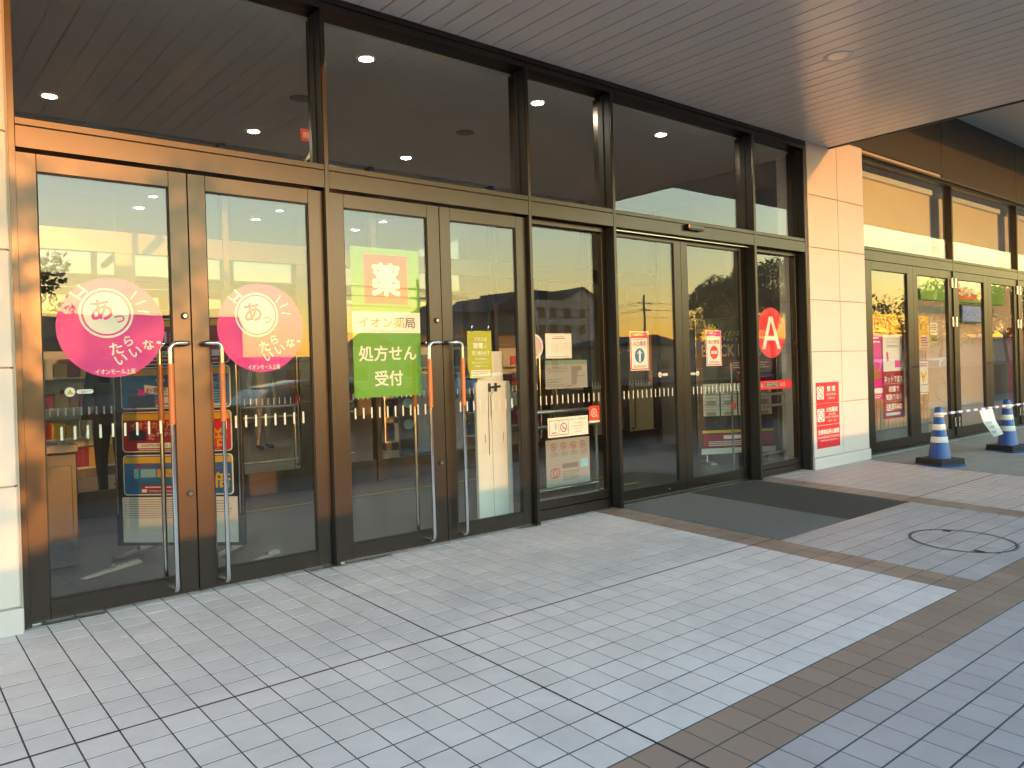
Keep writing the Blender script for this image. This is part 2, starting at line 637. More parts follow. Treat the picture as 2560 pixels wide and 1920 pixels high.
xs_l = lines_x()
ys = ramp(0.058, YJ, 11)
ys = [0.058] + [YJ + P * i for i in range(10, 0, -1)] + ramp(YJ, YB0, 9)
tiles = []          # (x0,x1,y0,y1,kind)
for i in range(len(xs_l) - 1):
    for j in range(len(ys) - 1):
        tiles.append((xs_l[i], xs_l[i + 1], ys[j + 1], ys[j], 'l'))
xb = ramp(XB0, XB1, 2)
for i in range(2):
    for j in range(len(ys) - 1):
        tiles.append((xb[i], xb[i + 1], ys[j + 1], ys[j], 'b'))
xg = ramp(XB1, XC0, 14)
yg = ramp(-1.655, YB0, 9)
for i in range(14):
    for j in range(9):
        tiles.append((xg[i], xg[i + 1], yg[j + 1], yg[j], 'g'))
xc = ramp(XC0, XC1, 2)
for i in range(2):
    for j in range(len(ys) - 1):
        tiles.append((xc[i], xc[i + 1], ys[j + 1], ys[j], 'b'))
xd = ramp(XC1, 9.84, 14)
for i in range(14):
    for j in range(len(ys) - 1):
        tiles.append((xd[i], xd[i + 1], ys[j + 1], ys[j], 'p'))
xall = xs_l + xb[1:] + xg[1:] + xc[1:] + xd[1:]
yb = ramp(YB0, YB1, 2)
for i in range(len(xall) - 1):
    for j in range(2):
        tiles.append((xall[i], xall[i + 1], yb[j + 1], yb[j], 'b'))
yo = ramp(YB1, -6.38, 20)
for i in range(len(xall) - 1):
    for j in range(20):
        tiles.append((xall[i], xall[i + 1], yo[j + 1], yo[j], 'g'))


def tile_mesh(w, d, kind, gx=0.007, gy=0.009):
    hx, hy, b = w / 2 - gx / 2, d / 2 - gy / 2, 0.0010
    vs = [(-hx, -hy, -0.012), (hx, -hy, -0.012), (hx, hy, -0.012), (-hx, hy, -0.012),
          (-hx, -hy, -b), (hx, -hy, -b), (hx, hy, -b), (-hx, hy, -b),
          (-hx + b, -hy + b, 0), (hx - b, -hy + b, 0), (hx - b, hy - b, 0), (-hx + b, hy - b, 0)]
    fs = [(8, 9, 10, 11)]
    for a in range(4):
        c = (a + 1) % 4
        fs += [(a, c, 4 + c, 4 + a), (4 + a, 4 + c, 8 + c, 8 + a)]
    return vs, fs


def on_slope(x, y):
    return (x, y, SL * y if y < 0 else 0.0)


mhx, mhy, mhr = 6.30, -2.545, 0.345
rank = []
rest = []
for t in tiles:
    cx, cy = (t[0] + t[1]) / 2, (t[2] + t[3]) / 2
    if cx < -6.9:
        continue
    if XB1 < cx < 7.42 and cy > -1.6:
        continue
    p = in_view(on_slope(cx, cy))
    if p and -60 < p[0] < 2620 and 0 < p[1] < 1990:
        rank.append((p[2], t))
    else:
        rest.append(t)
rank.sort()
meshes = {}
for dist, t in rank[:300]:
    w, d = t[1] - t[0], t[3] - t[2]
    key = (round(w, 3), round(d, 3), t[4])
    if key not in meshes:
        vs, fs = tile_mesh(w, d, t[4])
        me = bpy.data.meshes.new('tile')
        me.from_pydata(vs, [], fs)
        me.materials.append(M[mats_t[t[4]]])
        meshes[key] = me
    cx, cy = (t[0] + t[1]) / 2, (t[2] + t[3]) / 2
    q = on_slope(cx, cy)
    o = inst('tile', meshes[key], pavement, (q[0], q[1], q[2] + random.uniform(-0.0006, 0.0006)), TH if cy < 0 else 0.0)
rest += [t for _, t in rank[300:]]
tm = MB()
kinds = ['l', 'b', 'g', 'p']
for t in rest:
    cx, cy = (t[0] + t[1]) / 2, (t[2] + t[3]) / 2
    q = on_slope(cx, cy)
    s = SL if cy < 0 else 0.0
    vs, fs = tile_mesh(t[1] - t[0], t[3] - t[2], t[4])
    tm.add([(q[0] + a, q[1] + b, q[2] + c + s * b) for a, b, c in vs], fs, kinds.index(t[4]))
tag(build('tile_field', tm, [mats_t[k] for k in kinds], pavement), kind='stuff')
# movement joints (flexible sealant a touch proud of the grout)
jm = MB()
for (x0, x1, y0, y1) in ((XJ - 0.0045, XJ + 0.0045, YB1 - 2.5, 0.0), (-7, 9.85, YJ - 0.0045, YJ + 0.0045)):
    jm.add([(x0, y0, SL * y0 + 0.0012), (x1, y0, SL * y0 + 0.0012), (x1, y1, SL * y1 + 0.0012), (x0, y1, SL * y1 + 0.0012)], [(0, 1, 2, 3)])
build('movement_joint', jm, 'joint', pavement)
cm = MB()
cm.add([(9.862, 0.3, 0.0), (40, 0.3, 0.0), (40, 0, 0.0), (9.862, 0, 0.0), (9.862, -6.4, -0.224), (40, -6.4, -0.224), (9.862, -6.4, -0.5), (40, -6.4, -0.5)],
       [(3, 2, 1, 0), (4, 5, 2, 3), (6, 7, 5, 4)])
tag(build('concrete_pavement', cm, 'concrete'), kind='structure')

# manhole cover, tiled top with an iron rim and two key slots
mh = thing('manhole_cover', 'round tiled manhole cover with thin iron rim in grey paving beyond the entrance mat', 'manhole cover', (mhx, mhy, SL * mhy))
mm = MB()
n = 64
for rr0, rr1, z in ((mhr - 0.006, mhr + 0.006, 0.0018), (mhr + 0.011, mhr + 0.017, 0.0014)):
    vs = []
    for i in range(n):
        a = 2 * math.pi * i / n
        for r in (rr0, rr1):
            y = mhy + r * math.sin(a)
            vs.append((mhx + r * math.cos(a), y, SL * y + z))
    mm.add(vs, [(2 * i, 2 * i + 1, 2 * ((i + 1) % n) + 1, 2 * ((i + 1) % n)) for i in range(n)])
build('rim', mm, 'iron', mh)
for sgn in (-1, 1):
    y = mhy + sgn * 0.20
    x = mhx + sgn * 0.24
    b = MB().add([(x - 0.03, y - 0.03, SL * y + 0.0005), (x + 0.03, y - 0.03, SL * y + 0.0005), (x + 0.03, y + 0.03, SL * y + 0.003), (x - 0.03, y + 0.03, SL * y + 0.003)], [(0, 1, 2, 3)])
    build('key_slot', b, 'iron', mh)

for (x0, x1, m, lab) in ((5.305, 6.352, 'mat_grey', 'grey half of the entrance mat in front of the left sliding door'),
                         (6.352, 7.425, 'mat_dark', 'dark brown half of the entrance mat in front of the right sliding door')):
    e = MB()
    y0, y1 = -1.648, 0.03
    z = lambda y: (SL * y if y < 0 else 0)
    e.add([(x0, y0, z(y0) - 0.011), (x1, y0, z(y0) - 0.011), (x1, y1, -0.011), (x0, y1, -0.011),
           (x0, y0, z(y0) + 0.002), (x1, y0, z(y0) + 0.002), (x1, y1, 0.002), (x0, y1, 0.002)],
          [(4, 5, 6, 7), (0, 1, 5, 4), (1, 2, 6, 5), (2, 3, 7, 6), (3, 0, 4, 7)])
    tag(build('entrance_mat', e, m), lab, 'door mat')
e = MB().add([(5.303, -1.662, SL * -1.662), (7.425, -1.662, SL * -1.662), (7.425, -1.650, SL * -1.65), (5.303, -1.650, SL * -1.65)], [(0, 1, 2, 3)])
build('mat_edging', e, 'steel_b', pavement)

# assumed low wall out of view, height set to shade the facade foot
lw = thing('low_shade_wall', 'unseen low grey block wall added to shade the foot of the facade', 'wall', (6, -6.0, -0.32))
build('wall_body', B(-7, 40, -6.2, -6.0, -0.5, 0.83), 'lowwall', lw)
build('coping', B(-7.02, 40.02, -6.22, -5.98, 0.83, 0.885), 'lowwall', lw, bevel=0.008)

# ------------------------------------------------------------------ main storefront frame
YF = -0.088                       # front of the fins
ZS = 3.842                        # soffit underside
fins = [(0.637, 0.668), (2.442, 2.472), (4.255, 4.284), (5.267, 5.300), (7.492, 7.531), (8.532, 8.572)]
sf = thing('storefront_frame', 'dark bronze metal storefront frame with upper windows above the entrance doors', 'window frame', (4.6, 0, 0))
for a, b in fins:
    build('mullion', B(a, b, YF, 0.13, 0.0, ZS - 0.092), 'frame', sf, bevel=0.0015)
for a, b in fins[1:]:  # black strips standing in for the dark, shaded left faces of the mullions
    build('side_shade_strip', B(a - 0.004, a - 0.0006, YF + 0.012, 0.12, 0.004, 2.54), 'frame_dark', sf)
    build('side_shade_strip', B(a - 0.004, a - 0.0006, YF + 0.012, 0.02, 2.71, ZS - 0.10), 'frame_dark', sf)
RZ0, RZ1, SZ1 = 2.546, 2.661, 2.704
for i in range(5):
    x0, x1 = fins[i][1] + 0.001, fins[i + 1][0] - 0.001
    build('transom_rail', B(x0, x1, YF + 0.003, 0.10, RZ0, RZ1), 'frame', sf, bevel=0.0015)
    build('window_sill', B(x0, x1, YF + 0.004, 0.09, RZ1 + 0.007, SZ1), 'frame', sf, bevel=0.0015)
    build('sill_groove', B(x0, x1, YF + 0.014, 0.08, RZ1 + 0.0005, RZ1 + 0.0065), 'frame_dark', sf)
    build('glazing_bead', B(x0, x0 + 0.012, 0.0, 0.06, SZ1, ZS - 0.10), 'frame_dark', sf)
    build('glazing_bead', B(x1 - 0.012, x1, 0.0, 0.06, SZ1, ZS - 0.10), 'frame_dark', sf)
    pn = build('window_pane', B(x0 + 0.004, x1 - 0.004, 0.024, 0.032, SZ1 - 0.005, ZS - 0.088), 'glass', sf)
build('head_rail', MB().box(0.60, 8.572, YF, 0.10, ZS - 0.09, ZS - 0.045).box(0.60, 8.572, YF - 0.012, 0.10, ZS - 0.043, ZS - 0.002), 'frame', sf, bevel=0.0015)


def dashes(parent, x0, x1, y, z=1.013, h=0.076, w=0.0125, step=0.0645):
    me = bpy.data.meshes.new('dash')
    me.from_pydata([(-w / 2, 0, -h / 2), (w / 2, 0, -h / 2), (w / 2, 0, h / 2), (-w / 2, 0, h / 2),
                    (-w / 2, 0.0006, -h / 2), (w / 2, 0.0006, -h / 2), (w / 2, 0.0006, h / 2), (-w / 2, 0.0006, h / 2)], [],
                   [(0, 1, 2, 3), (7, 6, 5, 4), (0, 4, 5, 1), (1, 5, 6, 2), (2, 6, 7, 3), (3, 7, 4, 0)])
    me.materials.append(M['white'])
    n = int((x1 - x0) / step)
    off = root_of(parent).location
    s = x0 + ((x1 - x0) - (n - 1) * step) / 2
    for i in range(n):
        inst('dash', me, parent, (s + i * step - off.x, y - off.y, z - off.z))


# ------------------------------------------------------------------ swing doors
def leaf_frame(o, x0, x1, y0, y1, z0, z1, gx0, gx1, gz0, gz1, fm='frame', bev=0.002):
    build('stile', B(x0, gx0, y0, y1, z0, z1), fm, o, bevel=bev)
    build('stile', B(gx1, x1, y0, y1, z0, z1), fm, o, bevel=bev)
    build('top_rail', B(gx0 + 0.0005, gx1 - 0.0005, y0 + 0.001, y1 - 0.001, gz1, z1), fm, o, bevel=bev)
    build('bottom_rail', B(gx0 + 0.0005, gx1 - 0.0005, y0 + 0.001, y1 - 0.001, z0, gz0), fm, o, bevel=bev)
    m = 0.006
    ym = (y0 + y1) / 2
    build('gasket', MB().box(gx0, gx0 + m, ym - 0.014, ym + 0.014, gz0, gz1).box(gx1 - m, gx1, ym - 0.014, ym + 0.014, gz0, gz1)
          .box(gx0 + m, gx1 - m, ym - 0.014, ym + 0.014, gz1 - m, gz1).box(gx0 + m, gx1 - m, ym - 0.014, ym + 0.014, gz0, gz0 + m), 'frame_dark', o)
    return build('pane', B(gx0 + 0.002, gx1 - 0.002, ym - 0.004, ym + 0.004, gz0 + 0.002, gz1 - 0.002), 'glass', o)


GZ0, GZ1 = 0.118, 2.436


def handle(o, xm, xr, y0, side):
    ytip = y0 + side * 0.085
    h = MB().tube(rounded([(xm, y0, 1.507), (xm, ytip, 1.507), (xr, ytip, 1.507), (xr, ytip, 0.052), (xr, y0, 0.052)] if False else
                          [(xm, y0, 1.505), (xm + (xr - xm) * 0.15, ytip, 1.505), (xr, ytip, 1.505), (xr, ytip, 0.056), (xr, y0, 0.056)], 0.05), 0.0135, 14)
    hb = build('pull_handle', h, 'steel', o, smooth=True)
    gm = MB().tube([(xr, ytip, 1.03), (xr, ytip, 1.385)], 0.0175, 18)
    build('grip', gm, 'wood_grip', hb, smooth=True)


def swing(label, x0, x1, gx0, gx1, xm, xr, lock_x, dash=(0, 0)):
    y0, y1 = -0.046, 0.0
    o = thing('glass_door', label, 'door', ((x0 + x1) / 2, -0.02, 0.012), group='swing doors of the entrance')
    pane = leaf_frame(o, x0, x1, y0, y1, 0.014, 2.531, gx0, gx1, GZ0, GZ1)
    handle(o, xm, xr, y0, -1)
    handle(o, xm, xr, y1, 1)
    if lock_x:
        for z in (1.671, 0.605):
            lk = MB()
            for (r, ya, yb) in ((0.021, y0 - 0.010, y0 + 0.002), (0.011, y0 - 0.016, y0 - 0.009)):
                vs = []
                for i in range(24):
                    a = 2 * math.pi * i / 24
                    vs += [(lock_x + r * math.cos(a), ya, z + r * math.sin(a)), (lock_x + r * math.cos(a), yb, z + r * math.sin(a))]
                lk.add(vs, [(2 * i, 2 * ((i + 1) % 24), 2 * ((i + 1) % 24) + 1, 2 * i + 1) for i in range(24)] + [tuple(2 * i for i in range(24))], 0 if r > 0.015 else 1)
            build('lock', lk, ['frame_dark', 'steel'], o)
    if dash[1]:
        dashes(pane, dash[0], dash[1], -0.0175)
    # floor hinge cover
    build('pivot', B(*( (x0 + 0.01, x0 + 0.07) if not lock_x and False else (x0 + 0.005, x0 + 0.05)), -0.05, -0.005, 0.003, 0.013), 'steel_b', o, bevel=0.003)
    return o


d1 = swing('leftmost glass door carrying the pink round sticker beside the left pillar', 0.671, 1.5515, 0.768, 1.447, 1.528, 1.402, 1.516, (0.79, 1.43))
d2 = swing('second glass door from the left with a pink round sticker and handle on its left', 1.5575, 2.439, 1.660, 2.335, 1.606, 1.700, None, (1.69, 2.33))
d3 = swing('glass door carrying the green pharmacy sign', 2.475, 3.387, 2.595, 3.279, 3.350, 3.208, 3.340, (2.62, 3.27))
d4 = swing('glass door with a white board and yellow green notice hanging behind it', 3.393, 4.252, 3.488, 4.141, 3.404, 3.506, None, (3.50, 4.13))
for x in (0.75, 2.36, 2.58, 4.17):
    e = MB()
    for i in range(1):
        e.box(x - 0.10, x + 0.28 if x in (0.75, 2.58) else x + 0.09, -0.10, -0.052, 0.0, 0.004)
    tag(build('floor_hinge_plate', e, 'steel_b', sf))

# ------------------------------------------------------------------ fixed windows beside the sliding doors


def fixed(label, x0, x1, zb, zt, dash=True):
    o = thing('fixed_window', label, 'window', ((x0 + x1) / 2, 0.02, 0))
    build('window_frame', MB().box(x0, x0 + 0.022, -0.004, 0.075, 0.02, RZ0).box(x1 - 0.055, x1, 0.02, 0.075, 0.02, RZ0)
          .box(x0 + 0.0225, x1 - 0.0555, -0.002, 0.075, zt, RZ0 - 0.001), 'frame', o, bevel=0.002)
    build('bottom_rail', MB().box(x0 + 0.0225, x1 - 0.0555, -0.001, 0.074, 0.006, zb * 0.55).box(x0 + 0.0225, x1 - 0.0555, 0.006, 0.074, zb * 0.55 + 0.004, zb), 'frame', o, bevel=0.002)
    p = build('pane', B(x0 + 0.02, x1 - 0.04, 0.052, 0.060, zb - 0.01, zt + 0.01), 'glass', o)
    if dash:
        dashes(p, x0 + 0.06, x1 - 0.05, 0.062)
    return o


w3 = fixed('narrow fixed window covered with paper notices left of the sliding doors', 4.285, 5.266, 0.17, 2.500)
w5 = fixed('narrow fixed window with the red letter A disc right of the sliding doors', 7.532, 8.531, 0.14, 2.500, False)

# ------------------------------------------------------------------ sliding doors


def slide(label, x0, x1, gx0, gx1, dash):
    o = thing('sliding_door', label, 'door', ((x0 + x1) / 2, 0.05, 0.012), group='automatic sliding doors')
    p = leaf_frame(o, x0, x1, 0.030, 0.072, 0.014, 2.535, gx0, gx1, 0.122, 2.490)
    dashes(p, dash[0], dash[1], 0.057)
    mx = (gx1 if x0 < 6 else gx0)
    vs = MB()
    vs.tube([(mx + (-0.18 if x0 < 6 else 0.22), 0.020, 0.068), (mx + (-0.18 if x0 < 6 else 0.22), 0.032, 0.068)], 0.009, 12)
    build('floor_bolt', vs, 'steel', o)
    return o


s1 = slide('left automatic sliding glass door carrying the blue arrow entrance notice', 5.301, 6.361, 5.42, 6.258, (5.46, 6.25))
s2 = slide('right automatic sliding glass door carrying the red no entry notice', 6.367, 7.491, 6.472, 7.385, (6.49, 7.38))
build('door_track', MB().box(5.302, 7.490, -0.02, 0.012, 0.001, 0.007).box(5.302, 7.490, 0.014, 0.028, 0.001, 0.005), 'steel', sf)
build('track_cover', B(5.302, 7.490, -0.030, -0.018, 2.526, 2.537), 'steel_b', sf)
sn = thing('door_sensor', 'small black motion sensor box on the rail above the sliding doors', 'sensor', (6.42, YF, 2.64))
build('sensor_body', B(6.30, 6.545, YF - 0.045, YF + 0.002, 2.615, 2.662), 'frame', sn, bevel=0.006, seg=2)
build('sensor_lens', B(6.305, 6.54, YF - 0.046, YF - 0.005, 2.606, 2.6145), 'black', sn)

# ------------------------------------------------------------------ clad pillars


def pillar(name, label, x0, x1, y0, y1, ztop, xj, zj, plinth=0.13):
    o = thing(name, label, 'pillar', ((x0 + x1) / 2, (y0 + y1) / 2, 0))
    build('core', B(x0 + 0.012, x1 - 0.012, y0 + 0.014, y1, -0.05, ztop - 0.002), 'caulk', o)
    zz = [plinth] + list(zj) + [ztop]
    xx = [x0] + list(xj) + [x1]
    for i in range(len(xx) - 1):
        for k in range(len(zz) - 1):
            build('panel', B(xx[i] + 0.004, xx[i + 1] - 0.004, y0, y0 + 0.013, zz[k] + 0.004, zz[k + 1] - 0.004), 'panel', o, bevel=0.004, seg=2)
    # returns on both sides
    for (xa, xb_) in ((x0, x0 + 0.011), (x1 - 0.011, x1)):
        for k in range(len(zz) - 1):
            build('side_panel', B(xa, xb_, y0 + 0.015, y1 - 0.01, zz[k] + 0.004, zz[k + 1] - 0.004), 'panel', o)
    build('plinth', B(x0 - 0.012, x1 + 0.010, y0 - 0.016, y1 - 0.01, -0.04, plinth - 0.004), 'panel', o, bevel=0.008, seg=2)
    return o


zj = [0.762, 1.379, 1.993, 2.612, 3.23]
pr = pillar('clad_pillar', 'sunlit cream panelled pillar right of the sliding doors with a red notice', 8.585, 9.945, -0.10, 0.30, ZS + 0.13, [9.285], zj)
pl = pillar('clad_pillar', 'cream panelled pillar at the far left edge beside the first door', -1.90, 0.624, -0.115, 0.30, ZS - 0.002, [-0.62], zj)
build('corner_trim', B(0.6245, 0.6365, -0.095, 0.1, 0.0, ZS - 0.1), 'caulk', pl)

# ------------------------------------------------------------------ canopies
CY = -5.14
cn = thing('entrance_canopy', 'low flat canopy of pale boards over the entrance doors', 'canopy', (2, -2.6, ZS))
BW = 0.1672
xr = 9.095
bm_ = MB().box(-BW / 2 + 0.0065, BW / 2 - 0.0065, CY + 0.05, YF - 0.016, 0, 0.012)
nb = 74
first = None
for i in range(nb):
    xc_ = xr - 0.012 - BW * (i + 0.5)
    if first is None:
        first = bpy.data.meshes.new('soffit_board')
        first.from_pydata([(v[0], v[1] + 2.6, v[2]) for v in bm_.v], [], bm_.f)
        first.materials.append(M['soffit'])
    inst('soffit_board', first, cn, (xc_ - 2, 0, 0))
xl = xr - 0.012 - BW * nb
build('backing', B(xl, xr - 0.01, CY + 0.04, 0.12, ZS + 0.013, ZS + 0.05), 'soffit_gap', cn)
build('wall_trim', B(xl, 9.08, YF - 0.0155, YF - 0.0125, ZS - 0.001, ZS + 0.012), 'soffit', cn)
build('fascia', MB().box(xr - 0.011, xr + 0.03, CY, 0.10, ZS - 0.012, ZS + 0.9).box(xl, xr - 0.012, CY, CY + 0.045, ZS - 0.012, ZS + 0.9), 'fascia', cn, bevel=0.003)
build('roof_deck', B(xl, xr - 0.012, CY + 0.05, 0.10, ZS + 0.6, ZS + 0.85), 'fascia', cn)
dl = thing('recessed_downlight', 'round unlit recessed downlight in the board canopy', 'downlight', (6.42, -1.63, ZS))
ring_ = MB()
for (r0, r1, z0, z1) in ((0.118, 0.098, ZS - 0.006, ZS - 0.006), (0.098, 0.078, ZS - 0.006, ZS + 0.0),):
    n = 48
    vs = []
    for i in range(n):
        a = 2 * math.pi * i / n
        vs += [(6.42 + r0 * math.cos(a), -1.63 + r0 * math.sin(a), z0), (6.42 + r1 * math.cos(a), -1.63 + r1 * math.sin(a), z1)]
    ring_.add(vs, [(2 * i, 2 * i + 1, 2 * ((i + 1) % n) + 1, 2 * ((i + 1) % n)) for i in range(n)])
ring_.lathe([(0.1185, ZS - 0.006), (0.1185, ZS + 0.004)], 6.42, -1.63, 48, cap=False)
build('rim', ring_, 'white', dl, smooth=True)
build('reflector', MB().lathe([(0.0, ZS - 0.0045), (0.05, ZS - 0.003), (0.098, ZS - 0.0005)], 6.42, -1.63, 40, cap=False), 'lamp_off', dl, smooth=True)

ZU = 4.94
cu_ = thing('upper_canopy', 'high smooth grey canopy over the shop windows at the right', 'canopy', (18, -2.6, ZU))
build('soffit_panel', B(xr + 0.032, 36, -5.32, 0.0, ZU, ZU + 0.03), 'upper_soffit', cu_)
build('fascia', B(xr + 0.032, 36, -5.37, -5.321, ZU - 0.004, ZU + 0.8), 'fascia', cu_)
build('roof_deck', B(xr + 0.032, 36, -5.32, 0.3, ZU + 0.5, ZU + 0.78), 'fascia', cu_)

bd = thing('wall_band', 'dark speckled stone band above the shop windows at the right', 'wall', (18, 0, 3.9))
bx = [9.10, 12.52, 15.62, 18.9, 22.2, 25.5, 28.8, 32.1, 35.9]
for i in range(len(bx) - 1):
    build('stone_panel', B(bx[i] + 0.006, bx[i + 1] - 0.006, -0.055, 0.05, 3.935 if bx[i] > 9.2 else 3.99, ZU - 0.002), 'band', bd, bevel=0.003)
build('backing', B(9.2, 35.9, -0.03, 0.2, 3.93, ZU - 0.004), 'gold' if False else 'caulk', bd)
build('drip_trim', B(9.95, 35.9, -0.075, 0.04, 3.905, 3.932), 'fascia', bd)
# building mass above and behind
ub = thing('building_shell', 'plain upper wall and roof of the store building above the canopies', 'building', (10, 8, 4))
build('upper_wall', B(-1.9, 9.2, 0.12, 0.4, ZS + 0.06, 6.6), 'wall_dark', ub)
build('upper_wall', B(9.2, 36, 0.22, 0.4, ZU, 6.6), 'wall_dark', ub)
build('roof', B(-1.9, 36, 0.4, 16.4, 3.95, 4.3), 'wall_dark', ub)
build('rear_wall', B(-1.9, 36, 16.0, 16.3, -0.3, 3.95), 'in_wall', ub)
build('side_wall', B(-1.9, -1.6, 0.3, 16.0, -0.3, 3.95), 'in_wall', ub)
build('side_wall', B(35.7, 36, 0.3, 16.0, -0.3, 3.95), 'in_wall', ub)
build('floor_slab', MB().box(-1.6, 35.7, 3.42, 16.0, -0.3, -0.001).box(10.05, 35.7, 0.10, 3.419, -0.3, -0.001), 'store_floor', ub)
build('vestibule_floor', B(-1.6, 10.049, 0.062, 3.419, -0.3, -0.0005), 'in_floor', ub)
ZC = 3.735
build('ceiling', MB().box(-1.6, 10.04, 0.102, 3.30, ZC, ZC + 0.05).box(-1.6, 35.7, 3.40, 16.0, ZC, ZC + 0.05).box(10.041, 35.7, 0.102, 3.399, 3.93, 3.948), 'in_ceil', ub)
build('partition', B(9.955, 10.04, 0.31, 3.3, 0, ZC), 'in_wall', ub)

# ------------------------------------------------------------------ right-hand shop windows and folding doors
rf = thing('shop_window_frame', 'dark grey shop front frame with blinds behind upper windows at the right', 'window frame', (18, 0, 0))
rx = [9.965, 12.895, 15.68, 18.47, 21.26, 24.05]
RT = 2.748
for x in rx:
    build('mullion', B(x, x + 0.045, -0.03, 0.10, 0.0, 3.90), 'frame', rf, bevel=0.0015)
for i in range(len(rx) - 1):
    x0, x1 = rx[i] + 0.046, rx[i + 1] - 0.001
    build('transom_rail', B(x0, x1, -0.027, 0.08, 2.572, 2.700), 'frame', rf, bevel=0.0015)
    build('window_sill', B(x0, x1, -0.026, 0.07, 2.706, RT), 'frame', rf, bevel=0.0015)
    build('window_pane', B(x0, x1, 0.022, 0.030, RT, 3.86), 'glass', rf)
    build('bottom_sill', B(x0, x1, -0.035, 0.10, 0.0, 0.05), 'frame', rf, bevel=0.0015)
    build('threshold', B(x0, x1, -0.10, -0.036, 0.0, 0.02), 'concrete', rf)
build('head_rail', B(9.95, 30, -0.04, 0.09, 3.862, 3.904), 'frame', rf, bevel=0.0015)
for i in range(3):
    x0, x1 = rx[i] + 0.05, rx[i + 1] - 0.30
    bl = thing('roller_blind', ['sunlit cream roller blind behind the upper window beside the pillar', 'sunlit cream roller blind in the second upper window from the pillar', 'sunlit cream roller blind in the upper window at the right edge'][i], 'blind', ((x0 + x1) / 2, 0.2, 3.8))
    build('fabric', B(x0, x1, 0.17, 0.174, RT - 0.05, 3.72), 'blind', bl)
    build('cassette', B(x0 - 0.01, x1 + 0.01, 0.12, 0.22, 3.721, 3.80), 'offwhite', bl, bevel=0.01)
    build('bottom_bar', B(x0, x1, 0.163, 0.181, RT - 0.075, RT - 0.051), 'offwhite', bl)
    build('guide_rail', B(x1 + 0.002, x1 + 0.02, 0.16, 0.19, RT - 0.07, 3.72), 'steel_b', bl)

leafs = [(10.012, 11.535, 10.30, 11.36), (11.541, 12.893, 11.68, 12.745), (12.942, 14.33, 13.13, 14.16), (14.336, 15.678, 14.48, 15.535), (15.727, 17.10, 15.90, 16.95)]
ll = ['folding glass door next to the pillar with yellow and pink shop posters behind it', 'folding glass door behind the first blue cone with wood counter inside',
      'folding glass door showing the red pharmacy sign and screen inside', 'folding glass door behind the second blue cone',
      'folding glass door cut by the right edge of the picture']
for i, (x0, x1, g0, g1) in enumerate(leafs):
    o = thing('folding_door', ll[i], 'door', ((x0 + x1) / 2, 0, 0.05), group='folding doors of the right shop front')
    leaf_frame(o, x0, x1, -0.012, 0.04, 0.055, 2.57, g0, g1, 0.165, 2.455)
    xs_h = x0 + 0.04 if i % 2 == 0 else x1 - 0.05
    for z in (0.27, 1.80, 2.39):
        hg = MB().tube([(xs_h, -0.03, z - 0.07), (xs_h, -0.03, z - 0.004)], 0.013, 12).tube([(xs_h, -0.03, z + 0.004), (xs_h, -0.03, z + 0.07)], 0.013, 12)
        build('hinge', hg, 'chrome_glow', o, smooth=True)
    kx = x1 - 0.06 if i % 2 == 0 else x0 + 0.06
    build('knob', MB().tube([(kx, -0.035, 1.14), (kx, -0.010, 1.14)], 0.012, 12), 'steel', o, smooth=True)

# ------------------------------------------------------------------ inner partition of the vestibule
YI = 3.34
ip = thing('inner_partition', 'inner glass partition with bronze frame across the back of the vestibule', 'window frame', (4, YI, 0))
ix = [-1.55, 1.02, 2.96, 4.72, 6.55, 8.30, 9.88]
for x in ix:
    build('mullion', B(x, x + 0.06, YI - 0.06, YI + 0.06, 0, ZC - 0.002), 'frame', ip)
for i in range(len(ix) - 1):
    x0, x1 = ix[i] + 0.061, ix[i + 1] - 0.001
    build('transom_rail', B(x0, x1, YI - 0.05, YI + 0.05, 2.52, 2.72), 'frame', ip)
    build('window_pane', B(x0, x1, YI - 0.004, YI + 0.004, 2.72, ZC - 0.003), 'glass_in', ip)
    build('bottom_rail', B(x0, x1, YI - 0.03, YI + 0.03, 0.005, 0.25), 'frame', ip)
    build('window_pane', B(x0, x1, YI - 0.004, YI + 0.004, 0.25, 2.52), 'glass_in', ip)
    xm = (x0 + x1) / 2
    build('meeting_stile', B(xm - 0.09, xm + 0.09, YI - 0.025, YI + 0.025, 0.25, 2.52), 'frame', ip)
    for s_ in (-0.15, 0.15):
        build('pull_handle', MB().tube(rounded([(xm + s_ * 0.5, YI - 0.02, 1.5), (xm + s_ * 0.6, YI - 0.09, 1.5), (xm + s_, YI - 0.09, 1.5), (xm + s_, YI - 0.09, 0.3), (xm + s_, YI - 0.02, 0.3)], 0.04), 0.013, 8), 'steel', ip, smooth=True)
    me_ = MB()
    for k in range(int((x1 - x0) / 0.0645)):
        me_.box(x0 + k * 0.0645, x0 + k * 0.0645 + 0.0125, YI - 0.0055, YI - 0.0045, 0.975, 1.05)
    build('dashed_strip', me_, 'white', ip)

# ------------------------------------------------------------------ lamps in the vestibule and the store ceiling


def downlight(label, x, y, r=0.056, z=ZC):
    o = thing('ceiling_downlight', label, 'downlight', (x, y, z), group='lit downlights in the vestibule ceiling')
    build('rim', MB().lathe([(r + 0.018, z - 0.001), (r + 0.014, z - 0.007), (r, z - 0.006), (r - 0.004, z - 0.001)], x, y, 28, cap=False), 'offwhite', o, smooth=True)
    build('lamp', MB().lathe([(0.0001, z - 0.0025), (r - 0.004, z - 0.0025)], x, y, 28, cap=False), 'lamp', o)


